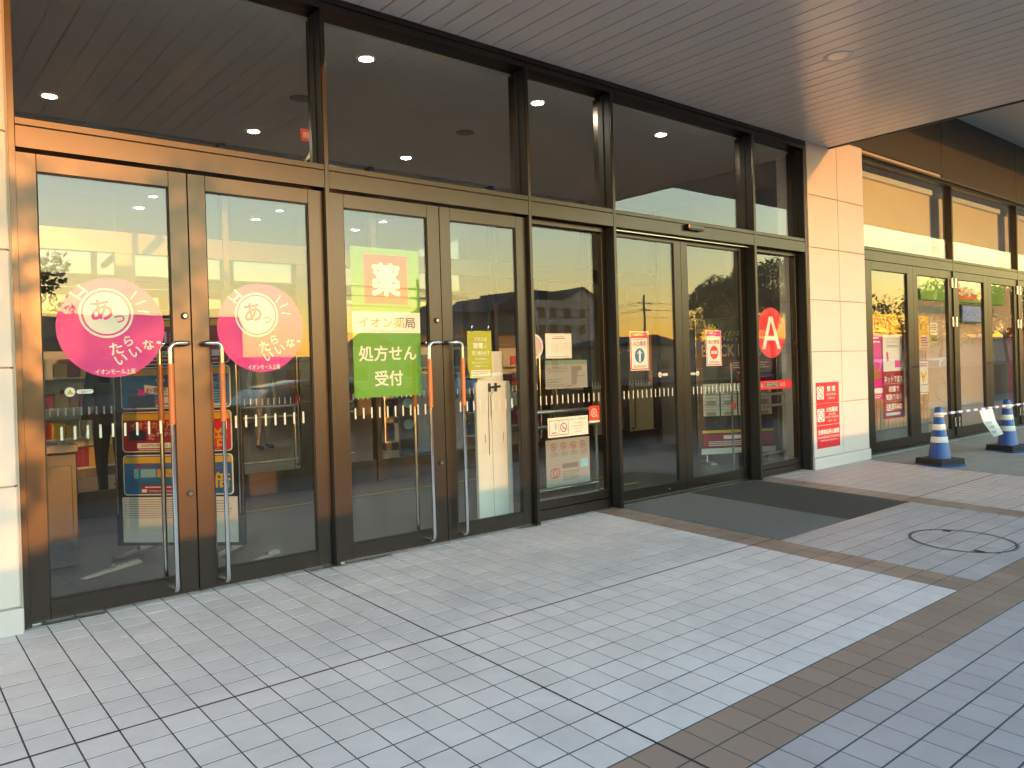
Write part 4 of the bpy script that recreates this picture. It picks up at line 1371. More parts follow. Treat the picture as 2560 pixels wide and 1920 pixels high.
for x in (3.735, 3.90):
    cl.tube([(x, .056, 1.595), (x, .05, 1.625), (x + .008, .05, 1.64)], .006, 8)
build('clip', cl, 'steel', N.o)


def guard_rail(label, x0, x1, y, post_at):
    o = thing('guard_rail', label, 'railing', ((x0 + x1) / 2, y, 0))
    for z in (0.895, 0.762, 0.20):
        build('rail', MB().tube([(x0, y, z), (x1, y, z)], 0.017, 12), 'steel_b', o, smooth=True)
    build('post', MB().tube(rounded([(post_at, y, 0.0), (post_at, y, 0.895), (post_at - .05, y, .895)], .04), 0.016, 12), 'steel_b', o, smooth=True)
    build('post', MB().tube([(x0, y, 0.0), (x0, y, 0.895)], 0.016, 12), 'steel_b', o, smooth=True)
    build('foot_plate', MB().lathe([(.045, 0.0005), (.045, .008), (.02, .012)], post_at, y, 20).lathe([(.045, 0.0005), (.045, .008), (.02, .012)], x0, y, 20), 'steel', o)


guard_rail('brushed steel guard rail behind the narrow notice window', 4.42, 5.33, 0.27, 5.33)
guard_rail('brushed steel guard rail behind the letter A window', 7.70, 8.58, 0.27, 8.55)
guard_rail('brushed steel guard rail deep inside seen through the second door', 3.2, 5.2, 4.75, 4.35)

# black sale poster stand behind the right sliding door
bs = thing('poster_board', 'black sale poster stand with a yellow burst behind the right sliding door', 'poster board', (8.72, 1.02, 0), -33)
build('board', B(-.55, .55, 0, .035, .10, 1.86), 'black', bs, local=True, bevel=.004)
build('frame_edge', MB().tube([(-.54, -.01, .12), (-.54, -.01, 1.84)], .007, 8).tube([(.54, -.01, .12), (.54, -.01, 1.84)], .007, 8), 'steel', bs, local=True)
build('foot', MB().box(-.45, -.37, -.2, .2, 0, .02).box(.37, .45, -.2, .2, 0, .02).box(-.42, -.40, .0365, .06, .02, .7).box(.40, .42, .0365, .06, .02, .7), 'steel_b', bs, local=True)
pts = []
for i in range(32):
    a = 2 * math.pi * i / 32
    r = .15 if i % 2 == 0 else .115
    pts.append((-.33 + r * math.cos(a), 1.62 + r * math.sin(a)))
build('burst', MB().slab(pts, -.004, -.001), 'yellow', bs, local=True)
build('burst_text', MB().text('お得!', -.33, 1.62, -.0046, w=.15, h=.08, bold=.02, rot=8), 'ink', bs, local=True)
build('script', MB().text('イオンスタイルオンライン', .17, 1.66, -.002, w=.66, h=.07, bold=.03, slant=.25), 'lime', bs, local=True)
build('subtitle', MB().text('イオン ブラックフライデー', .12, 1.575, -.002, w=.6, h=.028), 'white', bs, local=True)
build('big_title', MB().text('BLACK FRIDAY', .02, 1.44, -.002, w=.96, h=.16, bold=.025), 'gold', bs, local=True)
build('red_panel', MB().box(-.1, .5, -.004, -.001, 1.18, 1.31).box(.0, .5, -.004, -.001, 1.04, 1.12), 'crimson', bs, local=True)
build('price_print', MB().text('3,500円', .15, 1.15, -.0046, w=.3, h=.04).lines(-.05, .45, 1.2, 1.29, 3, -.0046).text('11.18ー', .25, 1.08, -.0046, w=.3, h=.04), 'white', bs, local=True)
gm_ = MB()
for i in range(4):
    for k in range(3):
        gm_.box(-.46 + i * .235, -.245 + i * .235, -.004, -.001, .60 + k * .14, .735 + k * .14)
build('leaflet', gm_, 'offwhite', bs, local=True)
gm_ = MB()
for i in range(4):
    for k in range(3):
        gm_.rect(-.42 + i * .235, -.29 + i * .235, .605 + k * .14, .65 + k * .14, -.0045)
build('leaflet_print', gm_, 'caulk', bs, local=True)
build('leaflet_text', MB().lines(-.45, .45, .66, 1.0, 9, -.0047, fill=.12, ragged=.1), 'ink', bs, local=True)
build('lower_panel', B(-.48, .48, -.004, -.001, .38, .55), 'navy', bs, local=True)
build('lower_band', B(-.48, .48, -.0046, -.0041, .38, .415), 'yellow', bs, local=True)
build('pink_panel', B(-.46, .48, -.004, -.001, .20, .365), 'crimson', bs, local=True)
build('date_print', MB().box(-.2, .12, -.0046, -.0041, .30, .345).lines(-.4, .2, .21, .28, 3, -.0046), 'white', bs, local=True)
build('white_sheet', B(-.5, .5, -.004, -.001, .11, .185), 'offwhite', bs, local=True)
br = thing('barrier_post', 'thin post with a small orange disc at the edge of the right sliding door', 'post', (7.50, 0.26, 0))
build('post', MB().tube([(7.50, .26, 0), (7.50, .26, 1.28)], .011, 10), 'steel', br, smooth=True)
build('disc', MB().slab(circle_pts(7.50, .80, .045, 28), .235, .240), 'vermil', br)
build('foot_plate', MB().lathe([(.09, .0005), (.09, .012), (.03, .02)], 7.50, .26, 24), 'steel_b', br)


# ------------------------------------------------------------------ store behind the partition
def shelf(label, x, y, rz, cols):
    o = thing('display_shelf', label, 'shelf', (x, y, 0), rz)
    build('back_panel', B(-.9, .9, .0, .03, .12, 1.7), 'offwhite', o, local=True)
    build('plinth', B(-.9, .9, -.45, .0, .0, .119), 'ink', o, local=True)
    for k in range(4):
        build('shelf_board', B(-.9, .9, -.42, -.001, .12 + k * .4, .145 + k * .4), 'offwhite', o, local=True)
    for s_ in (-.92, .905):
        build('upright', B(s_, s_ + .015, -.44, .03, .12, 1.7), 'steel_b', o, local=True)
    k_ = 0
    for k in range(4):
        xx = -.86
        while xx < .76:
            w = random.uniform(.09, .2)
            h = random.uniform(.16, .3)
            build('product_box', B(xx, xx + w, -.38, -.12, .146 + k * .4, .146 + k * .4 + h), random.choice(cols), o, local=True)
            xx += w + .015
            k_ += 1
    return o


random.seed(11)
shelf('display shelf of mixed boxes behind the left inner doors', 2.2, 7.2, 15, ['red', 'yellow', 'offwhite', 'crimson', 'gold', 'wood_grip'])
shelf('display shelf of blue boxes behind the green sign door', 7.6, 6.6, -10, ['blue', 'cyan', 'navy', 'offwhite', 'blue'])
shelf('display shelf of red and white boxes deep behind the notice window', 10.2, 7.6, -25, ['red', 'offwhite', 'crimson', 'green', 'gold'])
rk = thing('service_counter', 'wood fronted service counter beyond the sliding doors', 'counter', (9.6, 3.9, 0))
build('front', B(8.8, 10.6, 3.72, 3.76, 0.06, 0.92), 'ply', rk)
build('top', B(8.74, 10.66, 3.66, 4.30, 0.921, 0.96), 'offwhite', rk, bevel=.004)
build('body', B(8.82, 10.58, 3.761, 4.26, 0.0, 0.92), 'ink', rk)
bo = thing('blue_panel_stand', 'blue and navy advertising panel standing beyond the inner doors', 'poster board', (6.35, 4.3, 0), -18)
build('panel', B(-.35, .35, 0, .03, .05, 1.25), 'blue', bo, local=True)
build('side_panel', B(-.62, -.352, 0.002, .028, .05, 1.25), 'navy', bo, local=True)
build('emblem', MB().disc(-.48, .85, .07, -.001, n=24).disc(-.48, .55, .07, -.001, n=24), 'cyan', bo, local=True)
build('foot', B(-.5, .5, -.12, .15, 0, .05), 'ink', bo, local=True)

# behind the right shop front
wp = thing('wood_counter', 'light wood counter front behind the first folding doors', 'counter', (11.9, 0.7, 0))
for i in range(26):
    x = 10.30 + i * 0.125
    build('slat', B(x, x + .112, 0.62, 0.65, 0.20, 1.38), 'ply', wp)
build('frame', B(10.28, 13.56, 0.651, 1.10, 0.20, 1.37), 'ply', wp)
build('kick', B(10.28, 13.56, 0.66, 1.10, 0.0, 0.199), 'in_wall', wp)
build('floor_edge', B(10.28, 13.56, 0.60, 0.619, 0.17, 0.199), 'ink', wp)


def rposter(name, label, x0, x1, z0, z1, y, body, layers, cat='poster'):
    N = Notice(name, label, cat, (x0 + x1) / 2, y, (z0 + z1) / 2)
    N.sheet(lambda m: m.box(x0, x1, y, y + .001, z0, z1), body)
    for nm, mt_, f in layers:
        N.layer(nm, mt_, f)
    return N


rposter('shop_poster', 'yellow news banner with red letters behind the first folding door', 10.45, 12.375, 1.640, 1.885, .13, 'yellow',
        [('lettering', 'red', lambda m, y: (m.text('E', 10.70, 1.755, y, w=.15, h=.17, bold=.02), m.text('W', 11.03, 1.755, y, w=.26, h=.17, bold=.02), m.text('S', 11.42, 1.76, y, w=.14, h=.175, bold=.02))),
         ('figure', 'ink', lambda m, y: (m.ring(12.10, 1.80, .045, .055, y, n=24), m.ring(12.27, 1.74, .025, .032, y, n=20), m.rect(12.08, 12.12, 1.68, 1.74, y)))])
rposter('shop_poster', 'deep pink food poster at the left behind the first folding door', 10.46, 10.83, .715, 1.625, .118, 'magenta',
        [('food_picture', 'wood_grip', lambda m, y: m.poly([(10.48, 1.30), (10.70, 1.12), (10.80, 1.0), (10.48, .98)], y)), ('print', 'white', lambda m, y: (m.lines(10.5, 10.8, 1.48, 1.58, 2, y), m.rect(10.49, 10.81, .80, .87, y), m.lines(10.5, 10.8, .73, .78, 2, y)))])
rposter('shop_poster', 'crimson net order poster reading zero yen behind the first folding door', 10.80, 11.46, .435, 1.632, .112, 'crimson',
        [('white_panel', 'offwhite', lambda m, y: (m.rect(10.835, 11.425, 1.09, 1.60, y), m.rect(10.88, 11.31, .475, .515, y))),
         ('picture', 'magenta', lambda m, y: (m.rect(11.18, 11.38, 1.14, 1.24, y), m.bar(10.95, 1.36, 10.97, 1.23, .06, y), m.disc(11.11, 1.20, .012, y, n=16))),
         ('print', 'ink', lambda m, y: (m.text('イオンスタイルオンライン', 11.13, 1.50, y, w=.44, h=.032), m.text('イオンスタイル上尾', 11.13, 1.545, y, w=.34, h=.026), m.lines(10.95, 11.3, 1.42, 1.46, 2, y), m.disc(11.36, .495, .018, y, n=20))),
         ('lettering', 'white', lambda m, y: (m.text('ネットで注文', 11.13, .985, y, w=.57, h=.095, bold=.035), m.text('店舗で', 11.13, .845, y, w=.32, h=.085, bold=.035), m.text('受取りなら', 11.13, .735, y, w=.50, h=.085, bold=.035), m.text('送料¥0', 11.13, .595, y, w=.50, h=.105, bold=.035),
                                              m.rect(10.82, 11.44, .918, .922, y), m.rect(10.82, 11.44, .668, .672, y)))])
rposter('shop_poster', 'orange edged leaflet poster beside the crimson poster', 11.50, 11.70, .70, 1.60, .122, 'vermil', [('panel', 'skinpink', lambda m, y: (m.rect(11.52, 11.69, 1.25, 1.52, y), m.rect(11.53, 11.69, .80, 1.0, y)))])
rposter('shop_poster', 'yellow poster with small pictures behind the second folding door', 11.72, 12.372, 1.40, 1.639, .122, 'yellow', [('panel', 'skinpink', lambda m, y: m.rect(12.05, 12.33, 1.42, 1.60, y)), ('print', 'crimson', lambda m, y: m.lines(12.07, 12.32, 1.43, 1.58, 4, y))])
rposter('shop_poster', 'pale leaflet with yellow dots low behind the second folding door', 11.97, 12.28, .725, 1.21, .122, 'offwhite', [('picture', 'yellow', lambda m, y: (m.disc(12.12, .97, .06, y, n=20), m.disc(12.05, 1.04, .035, y, n=16), m.disc(12.2, 1.03, .035, y, n=16))), ('print', 'navy', lambda m, y: (m.rect(11.98, 12.27, .745, .752, y), m.rect(11.98, 12.27, .86, .866, y), m.disc(12.09, .985, .012, y), m.disc(12.15, .985, .012, y))), ('heading', 'crimson', lambda m, y: m.lines(12.0, 12.25, 1.13, 1.19, 2, y))])
rposter('shop_poster', 'small cream notice with a red arrow behind the second folding door', 12.40, 12.655, 1.492, 1.793, .12, 'offwhite',
        [('green_band', 'green', lambda m, y: m.rect(12.405, 12.65, 1.50, 1.60, y)), ('arrow', 'red', lambda m, y: (m.rect(12.50, 12.56, 1.54, 1.595, y), m.poly([(12.475, 1.545), (12.53, 1.505), (12.585, 1.545)], y))), ('print', 'wood_grip', lambda m, y: m.lines(12.43, 12.63, 1.63, 1.77, 4, y))], 'notice')
# pharmacy counter far inside
ph = thing('pharmacy_fascia', 'green pharmacy fascia with red square far inside the right shop front', 'sign', (22.5, 3.0, 2.9))
build('fascia', B(19.0, 24.3, 3.0, 3.06, 2.60, 3.60), 'green', ph)
build('red_square', B(20.9, 22.8, 2.985, 2.999, 2.68, 3.5), 'vermil', ph)
build('lettering', MB().text('薬', 21.85, 3.08, 2.983, w=1.3, h=.68, bold=.04), 'offwhite', ph)
build('wall', B(19.0, 26.0, 3.08, 3.18, 0, 3.9), 'caulk', ph)
tv = thing('wall_screen', 'blue wall screen under the pharmacy sign inside the right shop front', 'screen', (21.8, 2.95, 2.3))
build('housing', B(21.1, 22.5, 2.90, 2.97, 2.08, 2.54), 'black', tv, bevel=.01)
build('display', B(21.14, 22.46, 2.895, 2.899, 2.12, 2.50), 'screen', tv)
rc = thing('red_cabinet', 'dark red ticket cabinet inside the fourth folding door', 'cabinet', (24.0, 2.3, 0))
build('body', B(23.2, 25.0, 2.1, 2.6, 0, 1.95), 'crimson', rc)
build('header', B(23.15, 25.05, 2.05, 2.099, 1.75, 1.98), 'offwhite', rc)
build('header_text', MB().text('受付機A', 24.1, 1.865, 2.048, w=1.2, h=.12, bold=.02), 'crimson', rc)
build('picture', B(23.4, 24.8, 2.08, 2.099, 1.15, 1.6), 'cyan', rc)
build('strip', B(23.3, 24.9, 2.08, 2.099, .85, 1.05), 'yellow', rc)

# ------------------------------------------------------------------ cones and bar outside the folding doors


def cone(label, x, y, rz):
    z0 = SL * y
    o = thing('traffic_cone', label, 'traffic cone', (x, y, z0), rz, 'blue cones with a striped bar')

    def R_(z):
        return 0.038 + (0.128 - 0.038) * (0.70 - z) / (0.70 - 0.055)
    c = MB().lathe([(0.165, 0.022), (0.165, 0.03), (0.135, 0.045), (R_(0.07), 0.07), (R_(0.69), 0.69), (R_(0.70) - .006, .70), (R_(0.70) - .012, .70), (R_(.66) - .012, .66)], 0, 0, 40, cap=False)
    build('cone_body', c, 'cone_blue', o, local=True, smooth=True)
    for za, zb_ in ((0.275, 0.345), (0.425, 0.495), (0.582, 0.635)):
        build('white_sleeve', MB().lathe([(R_(za) + .001, za), (R_(za) + .002, za + .002), (R_(zb_) + .002, zb_ - .002), (R_(zb_) + .001, zb_)], 0, 0, 40, cap=False), 'reflect', o, local=True, smooth=True)
    b = MB()
    b.slab(rrect(-.205, .205, -.205, .205, .03), 0.0, .016)
    b.v = [(v[0], v[2], v[1]) for v in b.v]
    build('cone_foot', b, 'cone_blue', o, local=True)
    b = MB()
    n = 40
    out = rrect(-.195, .195, -.195, .195, .025, 9)
    inn = [(0.150 * math.cos(2 * math.pi * (i + .5) / 40 + 0), 0.150 * math.sin(2 * math.pi * (i + .5) / 40)) for i in range(40)]
    vs = []
    for (ox, oy) in out:
        a = math.atan2(oy, ox)
        vs.append((ox, oy))
    for z_, rr in ((.018, 1), (.052, 1.0), (.055, .985), (.085, .985)):
        pass
    for (za, zb_, k) in ((.018, .050, 1.0), (.053, .085, .985)):
        k4 = len(out)
        V = [(p[0] * k, p[1] * k, za) for p in out] + [(p[0] * k, p[1] * k, zb_) for p in out]
        Rn = [(.150 * math.cos(math.atan2(p[1], p[0])), .150 * math.sin(math.atan2(p[1], p[0]))) for p in out]
        V += [(p[0], p[1], zb_) for p in Rn] + [(p[0], p[1], za) for p in Rn]
        F = []
        for i in range(k4):
            j = (i + 1) % k4
            F += [(i, j, k4 + j, k4 + i), (k4 + i, k4 + j, 2 * k4 + j, 2 * k4 + i), (2 * k4 + i, 2 * k4 + j, 3 * k4 + j, 3 * k4 + i)]
        b.add(V, F)
    build('weight_ring', b, 'rubber', o, local=True, bevel=.003)
    return o


C1, C2, C3 = (10.06, -0.90), (12.02, -1.00), (14.1, -1.08)
cone('blue and white striped traffic cone nearest the pillar', *C1, -20)
cone('second blue and white traffic cone at the right edge', *C2, -14)


def cone_bar(label, a, b):
    za, zb_ = .61 + SL * a[1], .615 + SL * b[1]
    o = thing('cone_bar', label, 'barrier bar', ((a[0] + b[0]) / 2, (a[1] + b[1]) / 2, za))
    A, Bv = Vector((a[0], a[1], za)), Vector((b[0], b[1], zb_))
    d = (Bv - A).normalized()
    A2, B2 = A + d * .075, Bv - d * .075
    L = (B2 - A2).length
    n = 17
    for i in range(n):
        p0, p1 = A2 + d * (L * i / n), A2 + d * (L * (i + 1) / n)
        build('stripe', MB().tube([p0, p1], .0165, 12), 'reflect' if i % 2 == 0 else 'cone_blue', o, smooth=True)
    for c_ in (A, Bv):
        build('end_ring', MB().torus(c_, (0, 0, 1), .058, .011, 28, 8), 'reflect', o, smooth=True)


cone_bar('blue and white striped bar between the two cones', C1, C2)
cone_bar('blue and white striped bar running on past the right edge', (C2[0] + .0, C2[1]), C3)
ns = thing('hanging_paper', 'white paper notice hanging from the striped bar', 'notice', (11.35, -.97, .35))
t_ = [(11.14, -.962, .578), (11.54, -.982, .592), (11.66, -1.02, .26), (11.60, -1.04, .215), (11.36, -1.02, .225), (11.30, -1.0, .28)]
m_ = MB()
m_.add([(11.14, -.960, .580), (11.54, -.980, .595), (11.60, -.995, .42), (11.72, -1.05, .22), (11.44, -1.03, .20), (11.22, -.985, .40)], [(0, 1, 2, 5), (5, 2, 3, 4)])
pp = build('paper', m_, 'white', ns, smooth=True)
sd = pp.modifiers.new('thick', 'SOLIDIFY')
sd.thickness = .0015
tx = MB()
for (txt, t) in (('このドアは', .40), ('ご利用', .52), ('できません', .66)):
    tx.text(txt, 11.36 + (t - .4) * .42, .595 - t * .50, 0, w=.17, h=.034, bold=.01)
tx.v = [(v[0], -.9925 - .035 * max(0, (.47 - v[2])) / .25 - .002 - (v[0] - 11.3) * .03, v[2]) for v in tx.v]
build('lettering', tx, 'ink', ns)

# ------------------------------------------------------------------ the place behind the photographer, seen in the glass


def add_leaves(mb, c, rad, n, size, rng, squash=0.8):
    for _ in range(n):
        while True:
            p = Vector((rng.uniform(-1, 1), rng.uniform(-1, 1), rng.uniform(-1, 1)))
            if 0.05 < p.length < 1:
                break
        p = Vector(c) + Vector((p.x * rad, p.y * rad, p.z * rad * squash))
        a = Vector((rng.gauss(0, 1), rng.gauss(0, 1), rng.gauss(0, 1))).normalized()
        b = a.orthogonal().normalized()
        s_ = size * rng.uniform(.6, 1.3)
        a = a * s_
        b = b * s_ * .45
        mb.add([p - a, p + b, p + a, p - b], [(0, 1, 2, 3)])


def tree(label, x, y, h, spread, nl, size, seed, trunk=0.14, bare=False):
    rng = random.Random(seed)
    o = thing('broadleaf_tree', label, 'tree', (x, y, -.32))
    tr, cr = MB(), MB()
    th = h * .38
    p = [Vector((0, 0, 0)), Vector((rng.uniform(-.1, .1), rng.uniform(-.1, .1), th * .5)), Vector((rng.uniform(-.2, .2), rng.uniform(-.2, .2), th)), Vector((0, 0, h * .72))]
    tr.tube(p, trunk, 9, r1=trunk * .35)
    for i in range(13):
        t = rng.uniform(.55, 1)
        s_ = Vector((0, 0, h * .72 * t))
        a = rng.uniform(0, 6.28)
        r = spread * rng.uniform(.45, 1)
        e = Vector((r * math.cos(a), r * math.sin(a), h * rng.uniform(.5, .93)))
        mid = (s_ + e) / 2 + Vector((0, 0, -.1 * r))
        tr.tube([s_, mid, e], trunk * .3, 6, r1=trunk * .06)
        add_leaves(cr, e, spread * rng.uniform(.28, .5), nl // 14, size, rng)
        for _ in range(3):
            f = e + Vector((rng.uniform(-1, 1), rng.uniform(-1, 1), rng.uniform(-.3, .9))) * spread * .4
            tr.tube([e, f], trunk * .06, 5, r1=trunk * .02)
    add_leaves(cr, (0, 0, h * .84), spread * .5, nl // 8, size, rng, 1)
    build('trunk', tr, 'bark', o, local=True, smooth=True)
    build('crown', cr, 'leaf', o, local=True)
    return o


tree('slender young tree standing in the car park toward the sun', 2.25, -11.8, 4.1, 1.0, 1000, .07, 3, .05)
tree('small bushy shrub tree added unseen to mottle the left pillar with shade', 1.45, -9.4, 2.7, .62, 900, .06, 21, .035)  # added out of view, to throw mottled shade on the left pillar
tree('large dense tree reflected in the right sliding door', 32.6, -18.2, 6.0, 1.7, 6500, .085, 5, .2)
tree('tall dense tree reflected in the letter A window', 39.6, -19.5, 7.0, 2.5, 8000, .095, 6, .24)
tree('half bare tree reflected in the first folding door', 44.5, -14.6, 4.6, 3.0, 1500, .12, 8, .15)
tree('broad tree furthest right along the car park', 66.0, -16.5, 6.6, 3.2, 8000, .11, 12, .2)
tree('dense round tree reflected in the second folding door', 53.0, -16.0, 6.2, 2.8, 8000, .10, 9, .2)


def windows(o, fy, xs, zs, w, h):
    for z in zs:
        for x in xs:
            wd = build('window', B(x, x + w, fy, fy + .06, z, z + h), 'win', o, local=True)
            build('sill', B(x - .08, x + w + .08, fy, fy + .12, z - .1, z - .004), 'offwhite', wd, local=True)


def house(label, x0, x1, y, depth, eave, ridge, wall, gable_x=True, wins=((), ()), cat='house', name='house'):
    cx = (x0 + x1) / 2
    hw = (x1 - x0) / 2
    o = thing(name, label, cat, (cx, y, -.32))
    build('wall', B(-hw, hw, -depth, 0, 0, eave), wall, o, local=True)
    r = MB()
    e = .4
    if gable_x:      # gable faces the shop
        r.add([(-hw - e, -depth - e, eave), (hw + e, -depth - e, eave), (hw + e, e, eave), (-hw - e, e, eave), (0, -depth - e, ridge), (0, e, ridge)],
              [(0, 1, 2, 3), (0, 4, 1), (3, 2, 5), (1, 4, 5, 2), (0, 3, 5, 4)])
    else:
        m = -depth / 2
        r.add([(-hw - e, -depth - e, eave), (hw + e, -depth - e, eave), (hw + e, e, eave), (-hw - e, e, eave), (-hw - e, m, ridge), (hw + e, m, ridge)],
              [(0, 1, 2, 3), (0, 4, 5, 1), (3, 2, 5, 4), (0, 3, 4), (1, 5, 2)])
    build('roof', r, 'roof', o, local=True)
    windows(o, 0, wins[0], wins[1], 1.3, 1.2)
    return o


house('long flat roofed dark store building far across the car park', 13, 44.0, -110, 14, 10.2, 10.8, 'wall_dark', False, ([-12, -8, -4, 0, 4, 8, 12], [1.2, 4.6]), 'building', 'store_building')
house('long low shed between the far store and the tan house', 24.5, 36.2, -55, 8, 2.7, 3.1, 'wall_tan', False, ([-4, -1, 2], [.8]), 'building', 'shed')
house('low dark tan house left of the tall dark house across the road', 36.5, 42.5, -55, 9, 3.9, 5.6, 'wall_tan', False, ([-2, 1], [1.0]))
house('dark house with a slate gable across the road', 43.0, 47.5, -55, 9, 7.0, 7.9, 'wall_dark', False, ([-1.5, .8], [1.0, 4.0]))
house('tall dark gabled house beside the apartment block', 47.9, 52.3, -55, 9, 7.1, 8.9, 'wall_dark', True, ([-1.6, .6], [1.0, 4.0]))
ap = thing('apartment_block', 'grey gabled apartment block reflected in the notice window', 'building', (68.0, -65, -.32))
build('wall', B(-6.5, 5.3, -10, 0, 0, 9.6), 'wall_grey', ap, local=True)
build('gable', MB().slab([(-1.2, 9.602), (5.3, 9.602), (2.1, 11.2)], -10, -.02), 'wall_grey', ap, local=True)
build('roof', MB().slab([(-6.9, 9.603), (-1.1, 9.603), (-.8, 10.75), (-6.9, 10.75)], -9.6, -.3).slab([(2.1, 11.22), (5.75, 9.5), (5.75, 9.65), (2.1, 11.42), (-1.3, 10.0), (-1.3, 9.8)], -10.2, .25), 'roof', ap, local=True)
windows(ap, 0, [-5.4, -3.4, -1.2, 1.4], [1.2, 3.3, 5.4, 7.5], 1.1, 1.2)
build('downpipe', MB().tube([(-1.9, .08, 0), (-1.9, .08, 9.6)], .05, 6), 'galv', ap, local=True)
house('low workshop with a shallow roof right of the apartment block', 61.5, 73.0, -51.5, 8, 3.6, 4.7, 'wall_tan', True, ([-4, -1.5, 1.5, 3.6], [.9]), 'building', 'workshop')


house('low brown house behind the dense tree', 75.5, 87.0, -54, 8, 2.9, 4.4, 'wall_dark', False, ([-3, 0, 2.5], [.8]))
house('long low warehouse behind the tall tree', 88.0, 112.0, -52, 10, 3.6, 4.6, 'wall_tan', False, ([-8, -3, 2, 7], [.9]), 'building', 'warehouse')
house('wide grey depot beyond the half bare tree', 114.0, 240.0, -50, 12, 4.2, 4.9, 'wall_dark', False, ([-16, -9, -2, 5, 12], [1.0]), 'building', 'depot')


def pole(label, x, y, h):
    o = thing('utility_pole', label, 'utility pole', (x, y, -.32))
    build('pole_shaft', MB().tube([(0, 0, 0), (0, 0, h)], .16, 10, r1=.10), 'concrete', o, local=True, smooth=True)
    build('cross_arm', MB().box(-.9, .9, -.05, .05, h - .8, h - .7).box(-.7, .7, -.05, .05, h - 1.5, h - 1.4), 'galv', o, local=True)


pole('concrete utility pole near the dark houses', 33.2, -46, 8.6)
pole('concrete utility pole near the workshop', 62.0, -48, 8.6)
wr = thing('overhead_wires', 'overhead wires strung between the two utility poles', 'wires', (48, -47, 8))
for k, (dz, s_) in enumerate(((-.75, -.8), (-.75, .8), (-1.45, -.6), (-1.45, .6), (-2.2, 0))):
    pts = []
    for i in range(25):
        t = i / 24 * 1.6 - .3
        pts.append((33.2 + s_ + (62 - 33.2) * t, -46 - 2 * t, 8.28 + dz - 1.2 * 4 * t * (1 - t) if 0 <= t <= 1 else 8.28 + dz))
    build('wire', MB().tube(pts, .018, 5), 'rubber', wr)
fm = thing('antenna_mast', 'thin antenna mast on the apartment block', 'mast', (63.6, -68, 10.4))
build('shaft', MB().tube([(63.6, -68, 10.4), (63.6, -68, 15.2)], .05, 6), 'galv', fm)


def car(label, x, y, rz, paint, L=4.2, H=1.48, Wd=.86):
    o = thing('parked_car', label, 'car', (x, y, -.32), rz, 'cars parked beyond the low wall')
    st = [(-L / 2, .34, .58, .62, .60), (-L / 2 + .12, .24, .74, .82, .78), (-L / 2 + .9, .20, .90, Wd, .84), (-.55, .20, .95, Wd, .85), (.7, .20, .96, Wd, .85), (L / 2 - .4, .22, .97, Wd, .84), (L / 2 - .06, .28, .92, .80, .78), (L / 2, .38, .80, .70, .68)]
    b = MB()
    vs = []
    for (px, zl, zb_, w, wt) in st:
        zm = (zl + zb_) / 2
        vs += [(px, -w * .92, zl), (px, -w, zm), (px, -wt, zb_), (px, 0, zb_ + .02), (px, wt, zb_), (px, w, zm), (px, w * .92, zl)]
    k = 7
    fs = []
    for i in range(len(st) - 1):
        for j in range(k):
            fs.append((i * k + j, i * k + (j + 1) % k, (i + 1) * k + (j + 1) % k, (i + 1) * k + j))
    fs += [tuple(range(k))[::-1], tuple((len(st) - 1) * k + j for j in range(k))]
    b.add(vs, fs)
    body = build('body', b, paint, o, local=True, smooth=True)
    gh = [(-.95, .93, .93, .70), (-.35, .95, H - .06, .66), (.5, .96, H, .64), (1.35, .96, H - .12, .62), (L / 2 - .25, .96, .97, .62)]
    for nm, s_, mt_ in (('cabin_glass', 1.0, 'carglass'), ('roof_panel', .0, paint)):
        c = MB()
        if nm == 'cabin_glass':
            vs = []
            for (px, z0, z1, wt) in gh:
                vs += [(px, -.80, z0 - .02), (px, -wt, z1), (px, wt, z1), (px, .80, z0 - .02)]
            fs = []
            for i in range(len(gh) - 1):
                for j in range(3):
                    fs.append((i * 4 + j, i * 4 + j + 1, (i + 1) * 4 + j + 1, (i + 1) * 4 + j))
            c.add(vs, fs)
        else:
            vs = []
            for (px, z0, z1, wt) in gh[1:4]:
                vs += [(px, -wt - .02, z1 - .03), (px, -wt + .05, z1 + .015), (px, wt - .05, z1 + .015), (px, wt + .02, z1 - .03)]
            fs = []
            for i in range(2):
                for j in range(3):
                    fs.append((i * 4 + j, i * 4 + j + 1, (i + 1) * 4 + j + 1, (i + 1) * 4 + j))
            c.add(vs, fs)
            for sg in (-1, 1):
                c.tube([(-.98, sg * .78, .93), (-.38, sg * .67, H - .07)], .03, 6)
                c.tube([(.45, sg * .80, .95), (.45, sg * .66, H - .02)], .035, 6)
                c.tube([(L / 2 - .3, sg * .76, .96), (1.3, sg * .64, H - .12)], .04, 6)
        build(nm, c, mt_, o, local=True, smooth=True)
    for px in (-L / 2 + .78, L / 2 - .80):
        for sg in (-1, 1):
            w_ = build('wheel', MB().torus((px, sg * .74, .30), (0, 1, 0), .22, .085, 24, 8), 'rubber', o, local=True, smooth=True)
            build('rim', MB().tube([(px, sg * .70, .30), (px, sg * .80, .30)], .19, 18), 'galv', w_, local=True)
    for sg in (-1, 1):
        build('headlight', MB().box(-L / 2 + .02, -L / 2 + .14, sg * .58 - .16, sg * .58 + .16, .60, .70), 'steel', o, local=True)
        build('tail_light', MB().box(L / 2 - .08, L / 2 + .005, sg * .58 - .14, sg * .58 + .14, .74, .88), 'red', o, local=True)
    return o


